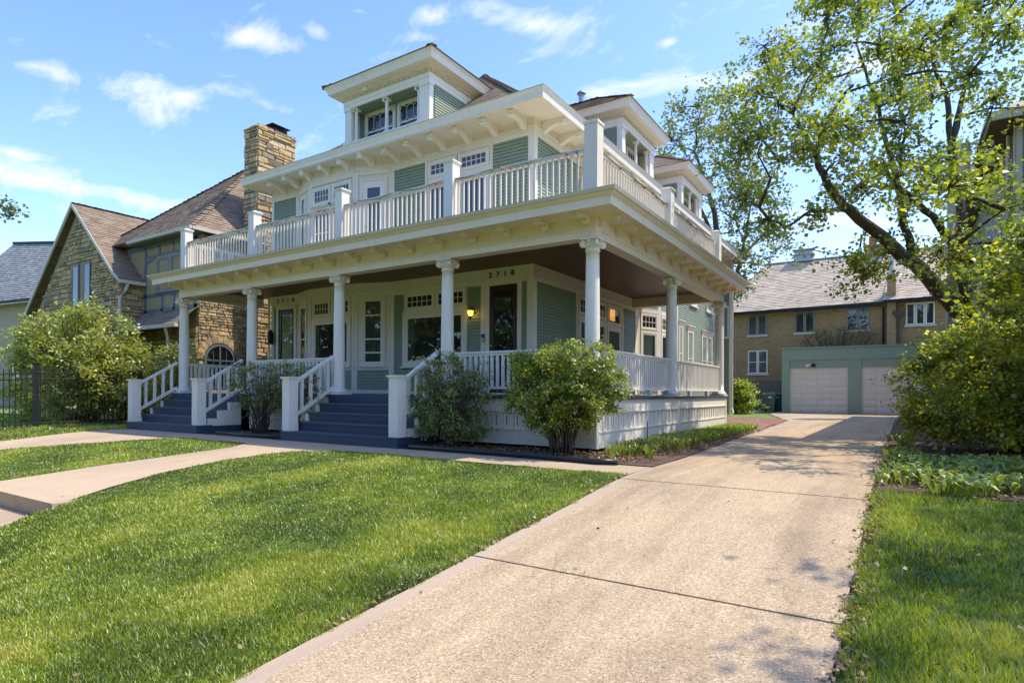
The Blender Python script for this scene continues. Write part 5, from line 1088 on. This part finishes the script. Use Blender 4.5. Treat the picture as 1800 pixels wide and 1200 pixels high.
# plank fence
PF = thing('plank_fence', (-5, 31, G0), 'weathered dark plank fence between the lime shrub and the garage', 'fence')
FM = MB().box(0, .14, 0, .025, 0, 1.85).mesh('plank', M['fence'])
for k in range(46): inst('plank', FM, PF, (-8.2+k*.152, 31+random.uniform(-.01, .01), G0+random.uniform(-.02, .02)))
mb = MB(); mb.box(-8.2, -1.2, 31.03, 31.08, .4, .5); part('fence_rail', mb, M['fence'], PF)
# bins
def wheelie(loc, lidm, bodym, label, rz):
    t = thing('trash_bin', loc, label, 'bin', 'wheeled bins beside the garage'); x, y, z = loc
    mb = MB(); a, b = .26, .33; mb.add([(x-a*.8, y-b*.8, z+.04), (x+a*.8, y-b*.8, z+.04), (x+a*.8, y+b*.8, z+.04), (x-a*.8, y+b*.8, z+.04), (x-a, y-b, z+1.0), (x+a, y-b, z+1.0), (x+a, y+b, z+1.0), (x-a, y+b, z+1.0)], [(3, 2, 1, 0), (0, 1, 5, 4), (1, 2, 6, 5), (2, 3, 7, 6), (3, 0, 4, 7), (4, 5, 6, 7)]); mb.box(x-a-.03, x+a+.03, y-b-.03, y+b+.03, z+.95, z+1.01); mb.box(x-a*.9, x+a*.9, y-b-.005, y-b+.03, z+.70, z+.74); part('bin_body', mb, M[bodym], t)
    mb = MB(); mb.add([(x-a-.04, y-b-.06, z+1.012), (x+a+.04, y-b-.06, z+1.012), (x+a+.04, y+b+.06, z+1.012), (x-a-.04, y+b+.06, z+1.012), (x-a+.02, y-b+.03, z+1.10), (x+a-.02, y-b+.03, z+1.10), (x+a-.02, y+b-.03, z+1.13), (x-a+.02, y+b-.03, z+1.13)], [(0, 1, 5, 4), (1, 2, 6, 5), (2, 3, 7, 6), (3, 0, 4, 7), (4, 5, 6, 7), (3, 2, 1, 0)]); part('lid', mb, M[lidm], t)
    mb = MB(); mb.tube([(x-a, y+b+.08, z+1.02), (x+a, y+b+.08, z+1.02)], .015, 6); part('handle', mb, M[bodym], t)
    for s in (-1, 1): mb = MB(); mb.tube([(x+s*a*.86, y-b*.62, z+.13), (x+s*(a*.86+.05), y-b*.62, z+.13)], .13, 14); part('wheel', mb, M['rubber'], t)
    mb = MB(); mb.quad((x-.09, y-b-.004, z+.80), (x+.09, y-b-.004, z+.80), (x+.09, y-b-.006, z+.90), (x-.09, y-b-.006, z+.90)); part('bin_label', mb, M['white'], t)
wheelie((-1.85, 27.3, G0), 'binlid', 'bin', 'grey-green wheeled bin with green lid, in front beside the garage', 0)
wheelie((-1.62, 28.1, G0), 'bluebin', 'bluebin', 'dark blue bin half hidden behind the green-lidded one', 0)

# ------------------------------------------------------------------ house at right, iron fence
RH = thing('grey_green_house', (10, 18, G0), 'tall grey-green clapboard house behind the tree at the right edge', 'house')
mb = MB(); mb.box(6.77, 15, 9.9, 26, -1, 6.75); part('wall', mb, M['houser'], RH)
RS = Frame((6.77, 26), (6.77, 9.9)); siding(RS, [(.1, 16.0, -.8, 6.7)], RH, 'houser', pitch=.12); RFf = Frame((6.77, 9.9), U=(1, 0, 0)); siding(RFf, [(.12, 7.8, -.8, 6.7)], RH, 'houser', pitch=.12)
mb = MB(); RS.box(mb, 15.98, 16.1, -.9, 6.75, 0, .04); RFf.box(mb, .0, .12, -.9, 6.74, 0, .03); part('corner_board', mb, M['gutter'], RH)
mb = MB(); mb.box(6.22, 15.4, 9.4, 26.6, 6.76, 6.84); part('soffit', mb, M['bark'], RH); mb = MB(); mb.box(6.14, 6.23, 9.35, 26.6, 6.79, 7.0); mb.box(6.231, 15.4, 9.32, 9.4, 6.79, 7.0); part('eave_gutter', mb, M['gutter'], RH)
mb = MB(); mb.add([(6.22, 9.4, 6.95), (15.4, 9.4, 6.95), (15.4, 26.6, 6.95), (6.22, 26.6, 6.95), (10.8, 14, 10.4), (10.8, 22, 10.4)], [(0, 1, 4), (1, 2, 5, 4), (2, 3, 5), (3, 0, 4, 5)]); part('roof', mb, M['greyroof'], RH)
mb = MB(); mb.box(6.0, 6.76, 22.0, 23.0, -1, 10.6); part('chimney', mb, M['houser'], RH); mb = MB(); mb.tube([(6.68, 10.4, 6.7), (6.68, 10.4, -.8)], .05, 8); part('downspout', mb, M['gutter'], RH)
IF = thing('iron_fence', (-15.7, -2.5, -1.0), 'black iron picket fence in front of the big feathery shrub', 'fence')
pk_me = MB().box(-.011, .011, -.011, .011, 0, 1.62).add([(-.011, -.011, 1.62), (.011, -.011, 1.62), (.011, .011, 1.62), (-.011, .011, 1.62), (0, 0, 1.68)], [(0, 1, 4), (1, 2, 4), (2, 3, 4), (3, 0, 4)]).mesh('picket', M['iron'])
def fx(y): return -16.0+ (-.2 if y > -2.4 else (-2.4-y)*-.35)
y = -5.6
while y < 0.35:
    x = fx(y); inst('picket', pk_me, IF, (x, y, zg(x, y)+.03)); y += .118
for a, b in ((-5.6, -2.4), (-2.38, .4)):
    for zz in (.12, 1.38, 1.54):
        mb = MB(); mb.tube([(fx(a), a, zg(fx(a), a)+zz), (fx(b), b, zg(fx(b), b)+zz)], .018, 4); part('rail', mb, M['iron'], IF)
for y in (-5.6, -2.39, .4):
    x = fx(y); mb = MB(); z = zg(x, y); mb.box(x-.05, x+.05, y-.05, y+.05, z, z+1.78); mb.box(x-.065, x+.065, y-.065, y+.065, z+1.78, z+1.82); part('post', mb, M['iron'], IF)

# ------------------------------------------------------------------ small things on the house
mb = MB(); 
SLt = thing('string_lights', (-3, .12, 4.38), 'string of small coloured bulbs along the balcony rail', 'string lights')
bm_ = {k: MB().lathe([(.006, .025), (.018, .012), (.024, -.01), (.016, -.035), (.002, -.045)], n=8).mesh('bulb', M[k]) for k in ('bulbr', 'bulbg', 'bulbo')}
pts = [(x, .075+.01*math.sin(x*9), 4.34+.02*math.sin(x*5)) for x in np.arange(-13, -.2, .2)]+[(-.05, y, 4.34+.02*math.sin(y*5)) for y in np.arange(.2, 8, .25)]
mb = MB(); mb.tube(pts, .005, 4); part('wire', mb, M['rubber'], SLt)
for i, p in enumerate(pts):
    if random.random() < .42: inst('bulb', bm_[random.choice(['bulbr', 'bulbr', 'bulbg', 'bulbg', 'bulbo'])], SLt, (p[0], p[1]-.02 if p[0] < -.1 else p[1], p[2]-.03), None, (.8, .8, .8))
bn = thing('balcony_bench', (-4.0, 1.5, ZB), 'small brown wooden bench on the balcony behind the railing', 'bench')
for k in range(4): mb = MB(); mb.box(-4.6, -3.3, 1.15+k*.11, 1.24+k*.11, ZB+.45, ZB+.48); part('seat_slat', mb, M['twig'], bn)
for x in (-4.5, -3.4):
    for y in (1.2, 1.5): mb = MB(); mb.box(x-.03, x+.03, y-.03, y+.03, ZB, ZB+.45); part('leg', mb, M['twig'], bn)
bc = thing('folding_chair', (-2.2, 8.0, 0), 'blue folding chair standing on the side porch by the bay window', 'chair')
mb = MB(); mb.add([(-2.25, 7.8, .45), (-1.85, 7.8, .45), (-1.75, 8.15, 1.12), (-2.15, 8.15, 1.12), (-2.25, 7.83, .44), (-1.85, 7.83, .44), (-1.75, 8.18, 1.11), (-2.15, 8.18, 1.11)], [(0, 1, 2, 3), (7, 6, 5, 4), (0, 4, 5, 1), (1, 5, 6, 2), (2, 6, 7, 3), (3, 7, 4, 0)]); part('backrest', mb, M['blue'], bc)
mb = MB(); mb.box(-2.25, -1.85, 7.4, 7.8, .42, .45); part('seat', mb, M['blue'], bc)
for x in (-2.22, -1.88):
    mb = MB(); mb.tube([(x, 7.38, 0), (x, 7.8, .46)], .012, 6); part('leg', mb, M['metal'], bc); mb = MB(); mb.tube([(x, 7.85, 0), (x, 7.42, .46)], .012, 6); part('leg', mb, M['metal'], bc)

# ------------------------------------------------------------------ shrubs
def shrub(name, base, h, w, label, nst, cls_n, rad, sub, leaves, size, leafm, cat='shrub', top_flat=False, d=None, lean=(0, 0), bare=.25, stem=.016, group=None, subr=.12, aspect=.4, shape='vase'):
    bx_, by_, bz_ = base; d = d or w; cls = []; limbs = []
    for i in range(cls_n):
        for _ in range(50):
            u, v = random.uniform(-1, 1), random.uniform(-1, 1); t = random.uniform(bare, 1)
            if shape == 'vase': rr = .34+.66*min(1, (t-bare*.6)/.38)
            else: rr = math.sqrt(max(.05, 1-(max(0, t-.45)/.62)**2))*min(1, .75+t)
            if u*u+v*v < rr*rr: break
        cls.append((bx_+u*w/2+lean[0]*t, by_+v*d/2+lean[1]*t, bz_+t*h-.1*rad))
    for i in range(nst):
        a = random.uniform(0, 2*PI); r = random.uniform(.3, .9); tx, ty = math.cos(a)*r*w/2, math.sin(a)*r*d/2; t = random.uniform(.7, .95)
        rb_ = .22*w/1.9*random.uniform(.2, 1); b0 = (bx_+math.cos(a)*rb_, by_+math.sin(a)*rb_*.7, bz_)
        limbs.append(([b0, (bx_+tx*.35+lean[0]*.2, by_+ty*.35, bz_+h*t*.35), (bx_+tx*.8+lean[0]*.5, by_+ty*.8+lean[1]*.5, bz_+h*t*.7), (bx_+tx+lean[0]*.9, by_+ty+lean[1]*.9, bz_+h*t)], stem, stem*.35))
    return tree(name, base, limbs, cls, rad, sub, leaves, size, leafm, label, cat, subr=subr, twigr=stem*.4, bark='twig', group=group, trunkname='stems', crownname='foliage', aspect=aspect)
shrub('clipped_bush', (-.30, -.62, G0), 1.8, 2.0, 'clipped vase-shaped green bush in front of the porch corner column', 64, 270, .15, 9, 12, .044, 'leaf_hedge', d=1.1, subr=.065, bare=.2, stem=.012, group='shrubs in front of the porch')
shrub('leafy_shrub', (-2.62, -.62, G0), 1.74, 1.7, 'dark green bushy shrub just right of the middle newel post', 60, 160, .15, 6, 9, .042, 'leaf_dark', d=1.0, subr=.07, bare=.12, shape='round', stem=.011, group='shrubs in front of the porch')
shrub('leafy_shrub', (-7.25, -.58, G0), 1.66, 1.35, 'sparse leggy green shrub directly left of the second blue staircase', 46, 100, .14, 6, 5, .036, 'leaf_dark', d=.8, subr=.06, bare=.3, stem=.011, group='shrubs in front of the porch')
shrub('leafy_shrub', (-8.5, -.58, G0), 1.72, 2.2, 'sparse bare-stemmed shrub beside the handrail of the left blue staircase', 70, 150, .14, 6, 5, .036, 'leaf_dark', d=.9, subr=.06, bare=.25, stem=.011, group='shrubs in front of the porch')
shrub('large_bush', (6.35, 4.2, G0), 2.3, 3.4, 'big rounded yellow-green bush overhanging the right side of the driveway', 34, 210, .3, 11, 21, .066, 'leaf_big', d=3.6, subr=.12, bare=.12, stem=.03, shape='round', lean=(-.5, -.2), group='big bushes at the right edge')
shrub('large_bush', (7.6, 6.0, G0), 4.1, 3.6, 'tall bush rising behind the rounded one at the right edge', 24, 120, .4, 10, 22, .07, 'leaf_big', d=3.4, subr=.15, bare=.2, stem=.03, shape='round', lean=(-.3, 0), group='big bushes at the right edge')
shrub('large_bush', (7.2, 1.9, G0), 3.4, 3.2, 'tall leafy bush standing nearest the camera at the right edge', 26, 120, .34, 10, 20, .075, 'leaf_big', d=3.0, subr=.14, bare=.38, stem=.026, lean=(-.3, -.2), group='big bushes at the right edge')
shrub('feathery_shrub', (-18.4, -.4, G0), 3.65, 5.8, 'wide feathery yellow-green shrub behind the iron fence', 34, 180, .5, 9, 20, .11, 'leaf_left', d=3.2, subr=.2, bare=.1, stem=.03, shape='round', aspect=.28, group='green shrubs between the fence and the stone house')
shrub('feathery_shrub', (-15.3, 1.0, G0), 2.5, 2.4, 'lower green shrub between the feathery shrub and the left porch column', 16, 50, .4, 8, 18, .085, 'leaf_left', d=1.6, subr=.18, bare=.1, stem=.025, shape='round', aspect=.3, group='green shrubs between the fence and the stone house')
shrub('lime_shrub', (-3.5, 24.2, G0), 1.75, 3.0, 'bright lime shrub between the house corner and the bins', 16, 70, .4, 8, 20, .11, 'leaf_lime', d=1.8, subr=.18, bare=.05, shape='round')
shrub('bare_shrub', (1.0, 33.3, 1.6), 2.6, 5.0, 'nearly leafless shrub showing above the garage roof', 34, 80, .45, 5, 2, .09, 'leaf_far', d=.6, subr=.2, bare=.25, stem=.055)

# low plants
def tuft(cx, cy, n, r, h, size, mat, arr, wid=.16):
    a = rng.uniform(0, 2*PI, n); rr = rng.uniform(0, r, n); x = cx+rr*np.cos(a); y = cy+rr*np.sin(a); z = zgv(x, y)+.02
    l = h*rng.uniform(.6, 1.2, n); o = rng.uniform(.25, .9, n)*l; th = a+rng.normal(0, .7, n); dx, dy = np.cos(th), np.sin(th); w = size*rng.uniform(.7, 1.3, n)
    nx, ny = -dy*w, dx*w
    b = np.stack([x, y, z], 1); m = b+np.stack([dx*o*.5, dy*o*.5, l*.8], 1); t = b+np.stack([dx*o*1.1, dy*o*1.1, l*rng.uniform(.5, .95, n)], 1); s = np.stack([nx, ny, 0*nx], 1)
    arr.append(np.stack([b-s*.3, b+s*.3, m+s, m-s], 1).reshape(-1, 4, 3)); arr.append(np.stack([m-s, m+s, t+s*.1, t-s*.1], 1).reshape(-1, 4, 3))
def plantbed(name, centers, label, mat, n, r, h, size):
    arr = []
    for c in centers: tuft(c[0], c[1], n, r, h, size, mat, arr)
    V = np.concatenate(arr).reshape(-1, 3); k = len(V)//4; half = []
    for a in arr[::2]: q = np.clip(rng.normal(.45, .25, len(a)), 0, 1); half += [q, q]
    tri_mesh(name, V, 4, M[mat], np.concatenate(half), label=label, kind='stuff')
plantbed('daylily_plants', [(random.uniform(.35, 1.1), random.uniform(-.9, 2.6)) for _ in range(40)], 'yellowing low plants in the bed beside the driveway', 'daylily', 26, .12, .22, .012)
plantbed('green_groundcover', [(random.uniform(.2, .95), random.uniform(2.2, 8.8)) for _ in range(150)], 'fresh green low plants along the side of the porch', 'leaf_lime', 30, .12, .19, .013)
plantbed('groundcover', [(x_, -1.80+.3*math.sin(x_*2.3)+.18*math.sin(x_*6.1)+random.uniform(-.2, .45)+3.1*random.random()) for x_ in [random.uniform(4.4, 9.5) for _ in range(300)]], 'broad green groundcover leaves in the bed at the right edge of the driveway', 'hosta', 22, .16, .19, .022)
plantbed('weeds', [(4.25+random.uniform(0, .35), random.uniform(-1.6, 9)) for _ in range(50)], 'yellowish weeds along the right edge of the driveway', 'daylily', 14, .1, .16, .014)
plantbed('joint_weeds', [(2.35, -5.53), (2.5, -5.54), (2.42, -5.5), (4.1, -2.5), (3.95, -2.5), (3.2, -5.52), (1.9, -2.48), (4.12, -5.5)], 'small weeds growing in the driveway joints', 'daylily', 7, .03, .022, .004)
def litter(name, regs, label):
    P = []
    for (x0, x1, y0, y1, n, lift) in regs: x = rng.uniform(x0, x1, n); y = rng.uniform(y0, y1, n); P.append(np.stack([x, y, zgv(x, y)+lift+rng.uniform(0, .03, n)], 1))
    P = np.concatenate(P); V = leafgeo(P, .038, 0, .35, 3); tri_mesh(name, V, 4, M['litter'], rng.uniform(0, 1, len(P)), label=label, kind='stuff')
litter('leaf_litter', [(-3.2, 1.0, -1.2, -.1, 2600, .03), (.1, 1.3, -1.1, 8, 3000, .03), (-9.4, -6.8, -1.2, -.2, 1200, .03)], 'dry brown leaves and bark in the beds by the porch')
litter('leaf_litter', [(-5, 1.4, -9, -2.2, 90, .03), (4.3, 7, -7, -2, 90, .035), (1.5, 4.1, -7, 8, 22, .005), (1.42, 1.52, -7, -2.2, 160, .0), (4.15, 4.3, -7, -2, 420, .0)], 'scattered dry leaf bits on the lawn and driveway')
litter('leaf_litter', [(4.22, 9, -1.95, 5, 5200, .02), (4.1, 4.3, -7, 8, 500, .0), (4.0, 4.2, -1, 10, 150, .01)], 'dry brown leaves along the right edge of the driveway')
dg = thing('garden_stake', (.62, .3, G0), 'thin dark stake standing by the porch skirt', 'stake'); mb = MB(); mb.tube([(.5, 1.2, G0), (.5, 1.2, -.45)], .008, 5); part('rod', mb, M['iron'], dg)

# ------------------------------------------------------------------ trees
tree('leaning_tree', (6.25, 8.94, G0), [
    ([(6.55, 9.2, -1.1), (6.25, 8.94, -.29), (5.89, 8.59, 1.34), (5.36, 8.01, 2.25), (4.68, 7.33, 3.07), (4.02, 6.67, 3.67), (3.44, 5.93, 4.16), (3.03, 5.43, 4.66), (2.83, 5.18, 5.31), (2.49, 4.73, 5.9)], .25, .04),
    ([(4.68, 7.33, 3.07), (4.45, 7.18, 3.93), (4.32, 7.1, 4.85), (4.11, 7.2, 5.85), (3.93, 7.21, 6.83), (3.65, 7.02, 7.77)], .10, .03),
    ([(5.89, 8.59, 1.34), (5.67, 7.97, 2.35), (5.37, 7.3, 3.44), (4.98, 6.69, 3.99), (4.55, 6.18, 4.36), (4.09, 5.76, 4.87)], .11, .05),
    ([(5.67, 7.97, 2.35), (5.58, 8.27, 3.61), (5.54, 8.48, 5.02), (5.38, 8.38, 6.11), (5.3, 8.45, 7.25), (5.01, 8.26, 8.07)], .13, .04),
    ([(5.38, 8.38, 6.11), (5.59, 8.63, 7.12), (5.82, 8.78, 8.08)], .09, .03), ([(2.83, 5.18, 5.31), (3.11, 5.12, 6.09), (3.51, 5.39, 6.7)], .06, .025), ([(3.44, 5.93, 4.16), (2.78, 5.15, 4.07), (2.3, 4.6, 3.64)], .06, .02)],
    TREE_CL, .66, 16, 23, .088, 'leaf_tree', 'leaning tree with sparse yellow-green leaves arching over the driveway', flat=.8, subr=.17)
tree('tall_tree', (-3.3, 24.5, G0), [([(-3.3, 24.5, -1), (-3.3, 23.5, 4.5), (-3.47, 22.5, 7.72), (-3.83, 21.8, 9.98), (-4.43, 21, 12.23)], .28, .06), ([(-3.3, 23.5, 4.5), (-2.4, 22.3, 7), (-1.8, 21.4, 9.2)], .14, .04), ([(-3.4, 22.8, 7), (-4.6, 22.4, 10), (-5.6, 22.4, 12.4)], .12, .03), ([(-2.4, 22.3, 7), (-1.3, 21.8, 7.8)], .08, .03)],
    FAR_CL, .9, 10, 18, .14, 'leaf_far', 'taller tree with greyish twigs standing behind the porch house', flat=.8, subr=.3, twigr=.035)
NC = [(x+.75, y+.2, z) for x, y, z in [(8.0, -2.4, 6.0), (8.8, -2.0, 5.6), (7.9, .4, 6.2), (9.2, -.4, 7.0), (8.3, -3.4, 6.4), (9.6, -1.6, 6.0), (8.4, .9, 5.4), (7.6, -1.6, 6.8), (7.7, -.6, 5.8), (8.2, -4.0, 5.4), (8.0, -1.6, 6.0), (9.0, -2.6, 6.6), (8.2, -.9, 6.6), (9.3, .4, 6.4), (9.6, -4.2, 7.0), (9.5, -1.0, 5.6), (7.8, -3.0, 7.8), (10.4, -3.2, 6.2), (8.9, -1.9, 7.2)]]
tree('street_tree', (9.6, -4.2, G0), [([(9.8, -4.2, -1.3), (9.6, -4.2, 2), (9.2, -4.0, 4.2), (8.6, -3.8, 6.2)], .24, .06), ([(9.2, -4, 3.6), (8.4, -2.8, 4.9), (7.6, -2.2, 5.8)], .1, .03)],
    NC, .8, 14, 26, .09, 'leaf_tree', 'tree just beyond the right edge whose leaves shade the right lawn', subr=.22)
tree('street_tree', (-15.2, -6.4, G0), [([(-14.6, -6.2, -1.8), (-14.5, -5.6, 1.8), (-14.2, -5.0, 3.6)], .2, .06), ([(-14.2, -5, 3.6), (-13.5, -4.6, 4.1)], .05, .01)],
    [(-13.0, -4.05, 4.2), (-13.15, -4.2, 4.35), (-13.9, -4.9, 4.7), (-14.3, -5.4, 4.9), (-14.7, -6, 4.4), (-13.3, -4.5, 3.45)], .25, 7, 14, .09, 'leaf_far', 'tree whose leafy twig tip pokes in at the left edge against the sky', subr=.12)
for _k in range(16):
    mbx = -75+_k*9.5
BG = [(-70, 20, 30), (-85, 40, 30), (-60, 60, 36)]
mbk = []
for cx, cy, n in [(-75, 25, 40), (-95, 45, 40), (-30, 75, 50), (10, 80, 40), (40, 60, 50)]:
    for _ in range(n): mbk.append((cx+random.uniform(-16, 16), cy+random.uniform(-6, 6), random.uniform(0, 6)))
for _ in range(460): mbk.append((random.uniform(-75, 60), random.uniform(-46, -34), random.uniform(-1, 14)))  # unseen row across the street, added so the window glass reflects dark
P, _tw = crown(mbk, 3.0, 10, 22, .5, .8, .9); tri_mesh('distant_trees', leafgeo(P, .55), 4, M['leaf_far'], np.clip(rng.normal(.45, .25, len(P)), 0, 1), label='distant trees behind the houses, and unseen ones across the street added to darken window reflections', kind='stuff')
